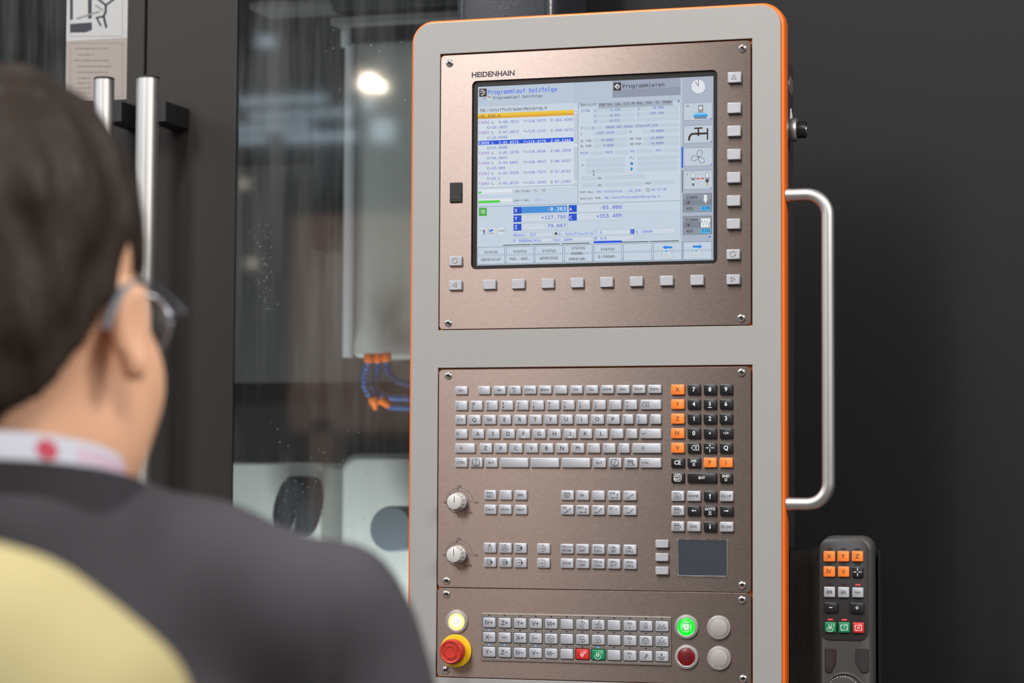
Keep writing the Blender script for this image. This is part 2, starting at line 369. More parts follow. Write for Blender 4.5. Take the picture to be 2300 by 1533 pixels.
SHAPE = {
 'up': Cl((0, .42), (.42, -.32), (-.42, -.32)), 'lf': Cl((-.42, 0), (.3, .45), (.3, -.45)), 'rt': Cl((.42, 0), (-.3, .45), (-.3, -.45)),
 'cyc': CYC,
 'tab': AR(.6, .18, -.6, .18, hl=.25)+Ln((.6, .3), (.6, .06))+AR(-.6, -.18, .6, -.18, hl=.25)+Ln((-.6, -.3), (-.6, -.06)),
 'tab2': Ln((-.75, 0), (.75, 0))+Fi((-.25, .2), (-.25, -.2), (.1, 0))+Ci(.1, 0, .26),
 'caps': [('p', [(-.86, .3), (-.62, .3), (-.62, 0), (-.45, 0), (-.74, -.32), (-1.03, 0), (-.86, 0)], .08)],
 'shift': [('p', [(-.86, -.3), (-.62, -.3), (-.62, 0), (-.45, 0), (-.74, .32), (-1.03, 0), (-.86, 0)], .08)],
 'Llogo': Cl((-.78, -.8), (.78, -.8), (.78, .8), (-.78, .8), w=.07)+Ci(0, 0, .74, .07)+Cl((.12, .62), (.3, .6), (-.08, -.42), (.6, -.42), (.52, -.58), (-.4, -.58), w=.07),
 'menu': Cl((-.55, -.6), (.45, -.6), (.45, .6), (-.55, .6))+Fi((-.6, .2), (.5, .2), (.5, .4), (-.6, .4))+Ln((-.4, .05), (.3, .05))+Ln((-.4, -.2), (.3, -.2))+Ln((.35, 0), (.85, -.6), w=.14),
 'bk': Cl((-.1, .45), (.95, .45), (.95, -.45), (-.1, -.45), (-.45, 0))+Ln((.2, .25), (.6, -.25))+Ln((.6, .25), (.2, -.25)),
 'bkl': Cl((-1.45, .45), (-.35, .45), (-.35, -.45), (-1.45, -.45), (-1.8, 0))+Ln((-1.1, .25), (-.7, -.25))+Ln((-.7, .25), (-1.1, -.25)),
 'enter': AR(-1.0, -.05, -1.8, -.05, hl=.3)+Ln((-1.0, -.05), (-1.0, .3)),
 'cross': AR(0, .85, 0, .12, hl=.4, hw=.12)+AR(0, -.85, 0, -.12, hl=.4, hw=.12)+AR(-.85, 0, -.12, 0, hl=.4, hw=.12)+AR(.85, 0, .12, 0, hl=.4, hw=.12),
 'doc': Cl((-.6, -.6), (.6, -.6), (.6, .25), (.25, .6), (-.6, .6))+Ln((-.35, .3), (.1, .3))+Ln((-.35, .05), (.35, .05))+Ln((-.35, -.15), (.35, -.15))+Ln((-.35, -.35), (.35, -.35)),
 'scu': Cl((-.65, -.6), (.3, -.6), (.3, .6), (-.65, .6))+Fi((-.7, .15), (.35, .15), (.35, .35), (-.7, .35))+Ln((-.5, -.1), (.15, -.1))+Ln((-.5, -.35), (.15, -.35))+AR(.6, -.3, .6, .35),
 'scd': Cl((-.65, -.6), (.3, -.6), (.3, .6), (-.65, .6))+Fi((-.7, .15), (.35, .15), (.35, .35), (-.7, .35))+Ln((-.5, -.1), (.15, -.1))+Ln((-.5, -.35), (.15, -.35))+AR(.6, .3, .6, -.35),
 'au': AR(0, -.5, 0, .5, w=.13, hl=.4, hw=.2), 'ad': AR(0, .5, 0, -.5, w=.13, hl=.4, hw=.2),
 'al': AR(.5, 0, -.5, 0, w=.13, hl=.4, hw=.2), 'ar': AR(-.5, 0, .5, 0, w=.13, hl=.4, hw=.2),
 'hand': Ln((-.22, -.65), (-.35, .05), (-.2, .45), (-.08, .62), (0, .3))+Ln((.0, .5), (.08, .66), (.16, .3))+Ln((.16, .5), (.26, .4), (.36, 0), (.2, -.65))+Ln((-.1, .3), (0, -.1)),
 'wheel': Ci(0, 0, .6)+Ci(0, 0, .16)+Ln((0, .16), (0, .6))+Ln((-.14, -.08), (-.52, -.3))+Ln((.14, -.08), (.52, -.3)),
 'mdi1': Ln((-.7, .45), (.0, .45), w=.14)+Ln((-.7, 0), (.1, 0), w=.14)+Ln((-.7, -.45), (0, -.45), w=.14)+Fi((.1, .6), (.5, 0), (.1, -.6)),
 'mdi2': Ln((-.6, .6), (.3, .6))+Ln((-.6, -.6), (.3, -.6))+Cl((-.6, .35), (.1, .35), (.1, -.35), (-.6, -.35))+Ac(-.25, -.15, .2, 20, 160)+Fi((.25, .6), (.65, 0), (.25, -.6)),
 'mdi3': Ln((-.5, .6), (.3, .6))+Ln((-.5, -.6), (.3, -.6))+Cl((-.5, .3), (.1, .3), (.1, -.3), (-.5, -.3))+Fi((-.3, .12), (-.3, -.12), (0, 0))+Fi((.25, .6), (.65, 0), (.25, -.6)),
 'mdi4': Ln((-.5, .6), (.2, .6))+Ln((-.5, -.6), (.2, -.6))+AR(-.55, 0, .1, 0)+Fi((.2, .6), (.6, 0), (.2, -.6)),
 'prg': Ln((-.35, .3), (0, .7), (.55, 0), (0, -.7), (-.35, -.3))+AR(-.4, 0, .25, 0),
 'prt': Ln((-.4, .65), (.15, .65), (.55, 0), (.15, -.65), (-.4, -.65))+AR(-.5, 0, .1, 0),
 'CHF': Tx('CHF', -.3, .25, .42)+Ci(-.35, -.5, .14)+Ln((-.2, -.5), (.55, -.5))+Ci(.65, -.5, .14)+Ln((.68, -.35), (.72, .05))+Ci(.72, .18, .14),
 'Lp': Tx('L', -.7, .3, .42)+Ci(-.4, -.5, .14)+AR(-.28, -.43, .5, .1)+Ci(.65, .2, .14),
 'CR': Tx('CR', -.5, .2, .42)+Ci(-.4, -.55, .14)+Ln((-.25, -.55), (.05, -.45), (.3, -.25), (.55, .1))+AR(-.05, .1, .08, -.4, hl=.2)+Ci(.65, .2, .14),
 'RND': Tx('RND', -.3, .25, .42)+Ci(-.35, -.5, .14)+Ln((-.2, -.5), (.5, -.5))+Ci(.65, -.5, .14)+Ln((.68, -.35), (.72, .1))+Ci(.72, .22, .14),
 'CT': Tx('CT', -.55, .2, .42)+Ln((-.8, -.55), (-.55, -.55))+Ci(-.4, -.55, .14)+Ln((-.25, -.55), (.05, -.45), (.3, -.25), (.5, .1))+Ci(.65, .22, .14)+Fi((.5, .15), (.22, -.1), (.38, -.25)),
 'CC': Tx('CC', -.5, .15, .42)+Fi((.5, .5), (.55, .25), (.78, .2), (.55, .15), (.5, -.1), (.45, .15), (.22, .2), (.45, .25)),
 'Cp': Tx('C', -.6, .2, .42)+Ci(-.4, -.55, .14)+Ln((-.25, -.55), (.05, -.45), (.3, -.25), (.5, .05))+Ci(.65, .18, .14)+Fi((.5, .1), (.22, -.15), (.38, -.3)),
 'APPR': Tx('APPR', 0, .16, .42)+Ln((-.8, .03), (.8, .03))+Tx('DEP', 0, -.55, .42),
 'osc': Ln(*[(-.55+.0275*i, .2*math.sin(i*.42)) for i in range(41)]),
 'Vr': Ln((-.5, .5), (-.5, -.5))+AR(-.5, 0, .45, 0, hl=.4), 'rap': Ci(0, 0, .62)+Ln((-.55, .1), (-.2, .2), (0, -.3), (.25, .05), (.5, -.05)),
 'sq1': Cl((-.15, -.55), (-.5, -.25), (.15, .6), (.5, .3))+AR(-.05, .72, -.35, .6)+AR(.0, -.72, .3, -.6), 
 'tl1': Ln((-.6, .1), (-.1, .1))+Ln((-.6, -.5), (-.1, -.5))+Cl((-.1, .3), (.6, .2), (.6, -.6), (-.1, -.6))+Ln((0, .2), (.5, -.5))+AR(.55, .65, 0, .65, hl=.25),
 'sp1': Ac(0, .1, .5, 30, 150)+Fi((-.55, .2), (-.28, .35), (-.45, .52))+Ln((-.6, 0), (0, 0))+Ln((-.6, -.5), (0, -.5))+Cl((0, .1), (.4, 0), (.6, -.25), (.4, -.5), (0, -.6)),
 'sp2': Ac(0, .1, .5, 30, 150)+Fi((.55, .2), (.28, .35), (.45, .52))+Ln((-.6, 0), (0, 0))+Ln((-.6, -.5), (0, -.5))+Cl((0, .1), (.4, 0), (.6, -.25), (.4, -.5), (0, -.6)),
 'man': Ci(0, .35, .25)+Ac(0, .25, .5, 200, 340)+Ln((-.1, -.15), (-.3, -.75))+Ln((.1, -.15), (.3, -.75)),
 'eye': Ci(0, 0, .62)+Ci(0, -.1, .26)+Ln((-.58, .1), (0, .6), (.58, .1)),
 'grip': Ln((-.55, -.45), (0, -.2), (.6, .1))+Ln((-.1, -.7), (0, -.2), (.2, .55))+Ln((0, -.1), (.35, .35), w=.14),
 'tc1': Cl((-.8, -.5), (.8, -.5), (.8, -.2), (-.8, -.2))+Ac(-.55, .15, .2, -90, 120)+Ac(0, .2, .18, 180, 360)+Ac(.55, .15, .2, 60, 270),
 'tc2': Cl((-.8, -.55), (.8, -.55), (.8, -.25), (-.8, -.25))+Ac(-.55, .1, .2, -90, 120)+Ac(0, .15, .18, 180, 360)+Ac(.55, .1, .2, 60, 270)+AR(.3, .6, -.25, .6, hl=.3),
 'lift': AR(0, -.5, 0, .75, w=.12, hl=.55, hw=.16)+Ln((-.65, -.15), (-.35, -.15), (-.3, -.6), (.3, -.6), (.35, -.15), (.65, -.15), w=.12),
 'b0': [(q[0], [(a, b-.05) for a, b in q[1]])+tuple(q[2:]) for q in BORE]+Tx('0', .55, .15, .45),
 'b1': [(q[0], [(a-.05, b) for a, b in q[1]])+tuple(q[2:]) for q in BORE]+Ac(-.05, -.3, .6, 160, 380)+Tx('1', .65, .2, .45),
 'p1': PROG+Ln((0, .25), (0, -.25)), 'p0': PROG+Ci(0, 0, .2),
 'w4': Ln(*[(-.5+i*.125, .3*(1 if i % 2 else -1)) for i in range(9)], w=.15), 'w3': Ln(*[(-.48+i*.16, .3*(1 if i % 2 else -1)) for i in range(7)], w=.13),
 'minus': Ln((-.3, 0), (.3, 0), w=.13), 'plus': Ln((-.33, 0), (.33, 0), w=.13)+Ln((0, .33), (0, -.33), w=.13),
 'dot': Fi(*arc(0, 0, .16, 0, 330, 11)),
 'DELb': Tx('DEL', 0, .1, .5)+Cl((-.18, -.18), (.18, -.18), (.18, -.6), (-.18, -.6)), 'ENDb': Tx('END', 0, .1, .5)+Cl((-.18, -.18), (.18, -.18), (.18, -.6), (-.18, -.6)),
 'GOTO': Tx('GOTO', 0, .1, .5)+Cl((-.18, -.15), (.18, -.15), (.18, -.5), (-.18, -.5))+Ln((-.4, -.78), (.4, -.78)),
 'NOENT': Tx('NO', 0, .1, .5)+Tx('ENT', 0, -.55, .5)+Ln((-.75, .6), (-.75, -.55))+Ln((.75, .6), (.75, -.55))+Ln((-.6, .72), (.6, .72))+Ln((-.6, -.72), (.6, -.72)),
 'pm': Tx('\u2212/+', 0, -.25, .55),
 'F_': Tx('F', 0, -.3, .72), 'J_': Tx('J', 0, -.3, .72), '5_': Tx('5', 0, -.3, .72),
 'power': Ac(0, 0, .5, -240, 60, .1)+Ln((0, .7), (0, .1)),
}
def draw_shape(mb, name, cx, cz, u, y):
    for q in SHAPE[name]:
        if q[0] == 't': put_text(mb, q[1], cx+q[2]*u, cz+q[3]*u, q[4]*u, y, 's', al=q[5])
        elif q[0] == 'f': fillp(mb, [(cx+a*u, cz+b*u) for a, b in q[1]], y)
        else: ribbon(mb, [(cx+a*u, cz+b*u) for a, b in q[1]], q[2]*u, y, q[0] == 'p')

# ------------------------------------------------------------------ keys
KC = {}
def key_mesh(w, h, hh, m, tag):
    k = (round(w, 4), round(h, 4), hh, tag)
    if k in KC: return KC[k]
    mb = MB(); w, h = k[0], k[1]; r = 0.0011; rs = []
    for ins, y, rad in ((0, 0, r), (0, -hh*0.55, r), (0.00022, -hh*0.88, r), (0.00075, -hh, r)):
        rs.append([(x, y, z) for x, z in rrect(-w/2+ins, w/2-ins, -h/2+ins, h/2-ins, rad, 3)])
    mb.rings(rs); KC[k] = mesh_of('key', mb, m, 40); return KC[k]
def key(parent, x0, x1, zt, zb, y, m, legend, ink, label, style='s', hh=0.0032, name='key', tag=None):
    cx, cz = (x0+x1)/2, (zt+zb)/2; w, h = x1-x0, zt-zb
    w = round(w*2000)/2000; h = round(h*2000)/2000
    o = link(name, key_mesh(w, h, hh, m, tag or m.name), parent, Vector((cx, y, cz))-wl(parent)); o['label'] = label
    if legend:
        mb = MB(); yt = -hh-0.00006; u = h/2
        if legend in SHAPE: draw_shape(mb, legend, 0, 0, u, yt)
        elif style == '2':
            a, b = legend.split('\n'); put_text(mb, a, -w/2+0.0026, u*0.18, u*.44, yt); put_text(mb, b, -w/2+0.0026, -u*0.62, u*.5, yt)
        elif style == 'L': put_text(mb, legend, -w/2+0.0026, -u*.22, u*.42, yt)
        elif style == 'B': put_text(mb, legend, 0, -u*.39, u*.80, yt, al='c')
        else:
            ls = legend.split('\n'); hc = u*(.50 if len(ls) == 1 else .47)
            for i, t in enumerate(ls):
                v, f = glyphs(t, 's'); wt = (max(p[0] for p in v)-min(p[0] for p in v))*hc/CAPH['s']
                z = (-hc/2 if len(ls) == 1 else (u*.14 if i == 0 else -u*.56))
                put_text(mb, t, 0, z, hc, yt, al='c', width=(w*0.84 if wt > w*0.84 else None))
        me = mesh_of('legend', mb, ink); link('legend', me, o)
        if legend in ('F_', 'J_', '5_'): mb = MB(); ribbon(mb, [(-u*.38, -u*.68), (u*.38, -u*.68)], u*.13, yt); link('locating_bar', mesh_of('locating_bar', mb, m_white), o)
    return o
class Crop:
    def __init__(s, ox, oy, sc): s.o = (ox, oy, sc)
    def __call__(s, x, y): return (s.o[0]+x/s.o[2], s.o[1]+y/s.o[2])
def P(px, py, Y=0.0):
    p = at(px, py, Y); return p.x, p.z
def keyrow(parent, crop, cells, ytl, ybl, ytr, ybr, Y, **kw):
    """cells: (x0, x1, legend, style, colour, words); y given at the row's left and right ends"""
    xs0, xs1 = cells[0][0], cells[-1][1]; n = len(cells)
    # one straight row in the panel plane
    zt = (P(*crop(xs0, ytl), Y)[1]+P(*crop(xs1, ytr), Y)[1])/2; zb = (P(*crop(xs0, ybl), Y)[1]+P(*crop(xs1, ybr), Y)[1])/2
    for x0, x1, leg, st, colr, words in cells:
        ym = (ytl+ybl)/2
        X0 = P(*crop(x0, ym), Y)[0]; X1 = P(*crop(x1, ym), Y)[0]
        m, ink, cn = {'s': (m_ks, m_ink, 'silver'), 'o': (m_ko, m_ink, 'orange'), 'k': (m_kb, m_white, 'black'), 'r': (m_kr, m_white, 'red'), 'g': (m_kg, m_white, 'green')}[colr]
        key(parent, X0, X1, zt, zb, kw.get('yb', 0.0), m, leg, ink, cn+' key '+words, st)
KH = 0.0032
def row(parent, crop, y4, items, style='s', colr='s', Y=-KH*0.6, yb=0.0):
    cells = []
    for it in items:
        x0, x1, leg = it[:3]; st = it[3] if len(it) > 3 and it[3] else style; c = it[4] if len(it) > 4 and it[4] else colr
        words = it[5] if len(it) > 5 else ('marked '+leg.replace('\n', ' ') if leg else 'without marking')
        cells.append((x0, x1, leg, st, c, words))
    keyrow(parent, crop, cells, *y4, Y, yb=yb)
def screw(parent, px, py, r=0.0048):
    x, z = P(px, py, -0.0015)
    mb = MB(); prof = [(r, 0), (r, 0.0006), (r*.93, .0014), (r*.72, .0021), (r*.46, .0024), (r*.44, .0008), (0.0001, .0006)]
    mb.lathe((x, 0, z), (0, -1, 0), prof, 24)
    o = obj('screw', mb, m_chrome, parent, 50)
    mb = MB(); mb.lathe((x, -0.0008, z), (0, -1, 0), [(r*.43, 0), (r*.42, .0003)], 6); obj('hex_socket', mb, m_dark, o)

# ================================================================== OPERATOR CONSOLE
def pm(x_mm, y_mm): return x_mm/1000, Z0-y_mm/1000
gx0 = P(926.5, 450)[0]; gx1 = P(1754.3, 780)[0]; gz1 = (P(1100, 46.0)[1]+P(1600, 17.0)[1])/2; gz0 = Z0-0.800
grey_o = rrect(gx0, gx1, gz0, gz1, 0.0245, 12)
ox0, ox1 = P(984, 760)[0], P(1689.8, 760)[0]
h1 = [(ox0, (P(984, 741.6)[1]+P(1689.3, 730.5)[1])/2), (ox1, (P(984, 741.6)[1]+P(1689.3, 730.5)[1])/2), (ox1, (P(987, 122.4)[1]+P(1692.4, 85.5)[1])/2), (ox0, (P(987, 122.4)[1]+P(1692.4, 85.5)[1])/2)]
z2t = (P(984, 826.2)[1]+P(1689, 818.8)[1])/2; z2b = P(975, 1520)[1]
h2 = [(ox0, z2b), (ox1, z2b), (ox1, z2t), (ox0, z2t)]
console = thing('operator_console', 'tall grey machine operator console with orange edge trim and side grab handle', 'console', ((gx0+gx1)/2, 0.06, gz0))
mb = MB(); mb.plate(grey_o, [h1, h2], 0, 0.003, 0.0005); obj('front_frame', mb, m_grey, console, label='light grey textured front frame with two openings')
# orange shell: profile swept round the outline
def offset_loop(loop_fn, d): return loop_fn(d)
def outl(d): return rrect(gx0-d, gx1+d, gz0-d, gz1+d, max(0.006, 0.0245+d), 12)
prof = [(-.012, .0034), (0.0, .0032), (.0016, .0030), (.0030, .0040), (.0039, .0065), (.0043, .010), (.0044, .0245), (.0036, .0265), (-.004, .0275)]
mb = MB(); mb.rings([[(x, y, z) for x, z in outl(d)] for d, y in prof], False, False)
obj('edge_shell', mb, m_orange, console, 60, label='orange painted edge shell')
mb = MB(); mb.plate(rrect(gx0-.002, gx1+.002, gz0-.002, gz1+.002, .024, 8), [], 0.0052, 0.0072); obj('backing_plate', mb, m_orange, console, label='orange backing plate seen in the gaps')
bx0, bx1 = gx0+0.012, gx1-0.0065
mb = MB(); mb.rings([[(x, y, z) for x, z in rrect(bx0, bx1, gz0+.01, gz1-.03+(0 if y < .05 else -.012), .02, 8)] for y in (.0275, .06, .12)])
obj('rear_housing', mb, m_darkbox, console, 35, label='dark blue-grey rear housing')
# grab handle
hy = 0.014; hx = gx1+0.0044; tr = 0.0081
xr = at(1860, 780, hy).x; zt = at(1815, 437, hy).z; zb_ = at(1815, 1131.5, hy).z; br = 0.026
pts = [(hx, hy, zt), (xr-br, hy, zt)]+[(xr-br+br*math.sin(t), hy, zt-br+br*math.cos(t)) for t in [PI/2*i/10 for i in range(1, 11)]]
pts += [(xr, hy, zt-.1), (xr, hy, (zt+zb_)/2), (xr, hy, zb_+.1)]
pts += [(xr-br+br*math.cos(t), hy, zb_+br-br*math.sin(t)) for t in [PI/2*i/10 for i in range(0, 11)]]+[(hx, hy, zb_)]
mb = MB(); mb.tube(pts, tr, 24); gh = obj('grab_handle', mb, m_alu, console, 60, label='satin aluminium tube grab handle')
for z in (zt, zb_):
    mb = MB(); mb.lathe((hx-.0002, hy, z), (1, 0, 0), [(tr*1.03, 0), (tr*1.03, .0055), (tr*.94, .0057), (tr*.94, .0062)], 24); obj('mounting_ferrule', mb, m_alu, gh, 50)
# round push button, blanking plug and tag on the side of the housing
c = at(1785, 293, .075)
mb = MB(); mb.lathe((bx1-.002, .07, c.z), (1, 0, 0), [(.013, 0), (.013, .005), (.0118, .0055), (.0118, .0085), (.0142, .0086), (.0148, .010), (.0148, .0145), (.0138, .0165), (.011, .0168)], 32)
sb = obj('side_push_button', mb, m_alu, console, 40, label='round side push button with satin collar')
mb = MB(); mb.lathe((bx1+.0145, .07, c.z), (1, 0, 0), [(.0106, 0), (.0106, .0095), (.0098, .0108), (.006, .0112)], 28); bc = obj('button_cap', mb, m_kb, sb, 40)
mb = MB(); mb.lathe((bx1+.0256, .07, c.z), (1, 0, 0), [(.0058, 0), (.0052, .0009)], 20); obj('chrome_tip', mb, m_chrome, sb, 40, label='chrome tip')
c = at(1786, 191, .095); mb = MB(); mb.lathe((bx1-.001, .100, c.z), (1, 0, 0), [(.012, 0), (.012, .0018), (.0105, .0024)], 28); obj('blanking_plug', mb, m_alu, console, 40)
c = at(1786, 262, .11); mb = MB(); mb.add([(bx1, .098, c.z-.008), (bx1, .114, c.z-.008), (bx1, .100, c.z+.009), (bx1+.0012, .098, c.z-.008), (bx1+.0012, .114, c.z-.008), (bx1+.0012, .100, c.z+.009)], [(0, 2, 1), (3, 4, 5), (0, 1, 4, 3), (1, 2, 5, 4), (2, 0, 3, 5)]); obj('warning_tag', mb, m_white, console)

PY = 0.0006   # front surface of the steel panels sits just behind the grey frame
def panel_plate(parent, x0, x1, z0, z1, holes=()):
    mb = MB(); mb.plate(rrect(x0, x1, z0, z1, .0052, 7), list(holes), PY-.0006, PY+.0028, .0003); return obj('face_plate', mb, m_steel, parent)
# ------------------------------------------------------------------ display unit
px0 = ox0+.0014; px1 = ox1-.0018
dz1 = h1[2][1]-.0020; dz0 = h1[0][1]+.0011
disp = thing('display_unit', 'upper brushed steel panel with lit colour screen and rows of blank soft keys', 'display panel', ((px0+px1)/2, 0, dz0))
s_o = rrect(P(1059.5, 400)[0], P(1611, 400)[0], (P(1059, 603.5)[1]+P(1611, 592.5)[1])/2, (P(1061, 182.5)[1]+P(1611, 156.7)[1])/2, .0062, 7)
panel_plate(disp, px0, px1, dz0, dz1, [s_o])
SY = 0.0042
sx0, sx1 = P(1072.5, 400, SY)[0], P(1602.8, 380, SY)[0]; sz1 = (P(1073, 195, SY)[1]+P(1603, 171.3, SY)[1])/2; sz0 = (P(1071.5, 596.8, SY)[1]+P(1602, 583.5, SY)[1])/2
bx = [p for p in s_o]; cxs = (s_o[0][0]+s_o[14][0])/2
def shrink(l, d):
    xs = [p[0] for p in l]; zs = [p[1] for p in l]; return rrect(min(xs)+d, max(xs)-d, min(zs)+d, max(zs)-d, .0062, 7)
mb = MB(); mb.plate(s_o, [[(sx0, sz0), (sx1, sz0), (sx1, sz1), (sx0, sz1)]], .0032, .006, 0); obj('screen_bezel', mb, m_bezel, disp)
for t in ((1009, 141.6), (1667, 107.7), (1006, 725.2), (1664.3, 713.5)): screw(disp, *t)
c_id = Crop(0, 0, 1)
mb = MB(); x, z = P(1059.7, 173.8); x2 = P(1155.9, 168)[0]; put_text(mb, 'HEIDENHAIN', x, z, .0063, -.00006, 's', width=x2-x, bold=.03); obj('lettering', mb, m_ink, disp, label='black HEIDENHAIN lettering')
kY = -KH*.6
def keypx(parent, x0, y0, x1, y1, leg='', words='', yb=0.0, **kw):
    X0, Z1 = P(x0, y0, kY); X1, Z0_ = P(x1, y1, kY); key(parent, X0, X1, Z1, Z0_, yb, m_ks, leg, m_ink, 'silver soft key '+words, hh=.0046, name='soft_key', **kw)
kY = -.0035
keypx(disp, 1634.2, 161.9, 1664.1, 185.6, 'up', 'marked with an upward triangle')
for i, y in enumerate((230.3, 282.2, 334.6, 386.6, 438.6, 490.6)):
    xo = -.5*i; keypx(disp, 1633.3+xo*.6, y, 1663.3+xo*.6, y+23.5, '', 'without marking, '+('top', 'second', 'third', 'fourth', 'fifth', 'lowest')[i]+' of the six right of the screen')
keypx(disp, 1631.4, 559.6, 1661.2, 582.2, 'cyc', 'marked with circling arrows, right of the screen'); keypx(disp, 1631.4, 616, 1661.2, 638.7, 'rt', 'marked with a rightward triangle')
keypx(disp, 1008.2, 575, 1036.7, 597, 'cyc', 'marked with circling arrows, left of the screen'); keypx(disp, 1008.2, 629.5, 1036.5, 651.4, 'lf', 'marked with a leftward triangle')
for i, (a, b, c_, d) in enumerate(((1084.4, 627.8, 1113, 649.7), (1149, 626.3, 1178, 648.6), (1215.2, 625.1, 1244, 647.4), (1281.3, 623.7, 1310.2, 646.1), (1347.3, 622, 1376.5, 644.6), (1414.2, 620.4, 1443.4, 643), (1481.9, 618.8, 1511.3, 641.4), (1550.1, 617.2, 1579.9, 640.1))):
    keypx(disp, a, b, c_, d, '', 'without marking, below the screen, number %d from the left' % (i+1))
# USB flap
X0, Z1 = P(1011.3, 410.3); X1, Zb = P(1038.2, 454.5)
mb = MB(); mb.rings([[(x, y, z) for x, z in rrect(X0+i, X1-i, Zb+i, Z1-i, .0008, 2)] for y, i in ((0, 0), (-.0016, 0), (-.0022, .0008), (-.0030, .0012))]); uf = obj('port_cover', mb, m_rubber, disp, 30, label='black rubber port cover')
mb = MB(); xm = (X0+X1)/2; mb.tube([(xm-.0055+.0011*i, -.0032, Zb+.0045+.0016*math.sin(PI*i/10)) for i in range(11)], .0005, 8); obj('pull_lip', mb, m_pend2, uf, 60)

# screen and its picture
screen = obj('screen', MB().box(sx0, sx1, SY, SY+.001, sz0, sz1), S('c2d0de'), disp, label='lit colour screen showing a running machining program')
LAY = {}
def lay(colr, lvl):
    k = (lvl, colr)
    if k not in LAY: LAY[k] = MB()
    return LAY[k], SY-.00004*lvl
A = Crop(1040, 140, 5.473); B = Crop(1290, 140, 5.476); Cc = Crop(1040, 400, 6.967); D = Crop(1290, 400, 6.97)
def sr(crop, x0, y0, x1, y1, colr, lvl=1):
    mbx, y = lay(colr, lvl); a = P(*crop(x0, y0), SY); b = P(*crop(x1, y1), SY)
    mbx.add([(a[0], y, b[1]), (b[0], y, b[1]), (b[0], y, a[1]), (a[0], y, a[1])], [(0, 1, 2, 3)])
def st(crop, text, x0, yb, h, colr='20242c', x1=None, fk='m', lvl=5, bold=0.006, al='l'):
    mbx, y = lay(colr, lvl); a = P(*crop(x0, yb), SY); hh = h/crop.o[2]*CAM_MM
    w = (P(*crop(x1, yb), SY)[0]-a[0]) if x1 else None
    put_text(mbx, text, a[0], a[1], hh, y, fk, width=w, al=al, bold=bold)
def sl(crop, pts, w, colr, lvl=4, closed=False):
    mbx, y = lay(colr, lvl); ribbon(mbx, [P(*crop(*p), SY) for p in pts], w/crop.o[2]*CAM_MM, y, closed)
def sfill(crop, pts, colr, lvl=4):
    mbx, y = lay(colr, lvl); fillp(mbx, [P(*crop(*p), SY) for p in pts], y)
def sring(crop, x, y, r, w, colr, lvl=4):
    sl(crop, [(x+r*math.cos(2*PI*i/20), y+r*math.sin(2*PI*i/20)) for i in range(20)], w, colr, lvl, True)
def sdisc(crop, x, y, r, colr, lvl=4):
    sfill(crop, [(x+r*math.cos(2*PI*i/20), y+r*math.sin(2*PI*i/20)) for i in range(20)], colr, lvl)
CAM_MM = 1/1.78/1000
INK, BLU, DK = '2a2e38', '2b4fd0', '3a3430'
# header
sr(A, 182, 308, 1412, 500, 'b6c5d6'); sr(B, 0, 235, 1312, 520, 'b3c1d2')
sr(A, 182, 548, 1412, 585, 'c6d2e0', 2)
sr(A, 200, 325, 292, 420, DK, 2); sl(A, [(218, 345), (240, 340), (268, 368), (245, 398), (222, 402)], 9, 'e8e8ee'); sl(A, [(212, 368), (245, 366)], 8, 'e8e8ee')
st(A, 'Programmlauf Satzfolge', 307, 392, 50, '2a55e8', 1155)
st(A, 'Programmlauf Satzfolge', 372, 453, 32, '33363c', 975)
sl(A, [(248, 430), (250, 445), (284, 442)], 6, '505868'); sfill(A, [(298, 440), (322, 415), (343, 436)], 'c06a50'); sfill(A, [(303, 441), (337, 437), (337, 458), (303, 461)], 'e4eaf2'); sdisc(A, 322, 450, 6, '3a8ad0', 5)
sr(B, 470, 248, 1308, 400, '8e96a8', 2); sr(B, 470, 208, 1308, 300, '9aa3b6', 3)
sr(B, 482, 250, 574, 345, DK, 4); sl(B, [(527, 268), (558, 296), (530, 325), (497, 297)], 8, 'f0f0f4', 5, True); sl(B, [(545, 292), (527, 282), (515, 298), (530, 310)], 6, 'f0f0f4', 5)
st(B, 'Programmieren', 594, 318, 46, '181c22', 1108)
# program list
sr(A, 186, 640, 1412, 1525, 'cfdae6', 1)
st(A, 'TNC:\\Schiffschraube\\Mainprog.h', 203, 610, 36, '26292e', 1028)
sr(A, 182, 633, 1363, 622, 'e8c23c', 3); sr(A, 182, 664, 1363, 648, 'dda133', 3)
st(A, '\u2192SL_D10.h', 190, 682, 34, '4a3a20', 455)
rows = [('73896', 757, 'X-48.7613', 'Y+118.5273', 'Z-101.4265', 1352), ('73897', 882, 'X-47.3073', 'Y+119.1137', 'Z-100.5272', 1352), ('73898', 1008, 'X-45.8575', 'Y+119.6779', 'Z-99.6384', 1325), ('73899', 1132, 'X-45.1276', 'Y+119.9544', 'Z-99.1938', 1325),
        ('73900', 1257, 'X-43.6661', 'Y+120.4927', 'Z-98.3137', 1322), ('73901', 1384, 'X-42.9258', 'Y+120.7577', 'Z-97.8731', 1320), ('73902', 1508, 'X-41.8223', 'Y+121.1433', 'Z-97.2194', 1320)]
def dy(x, y): return y-(x-190)*0.036*(1-(y-700)/3800)
sr(A, 188, 962, 1357, 972, '1450d8', 3); sr(A, 188, 965, 1357, 967, '1450d8', 3)
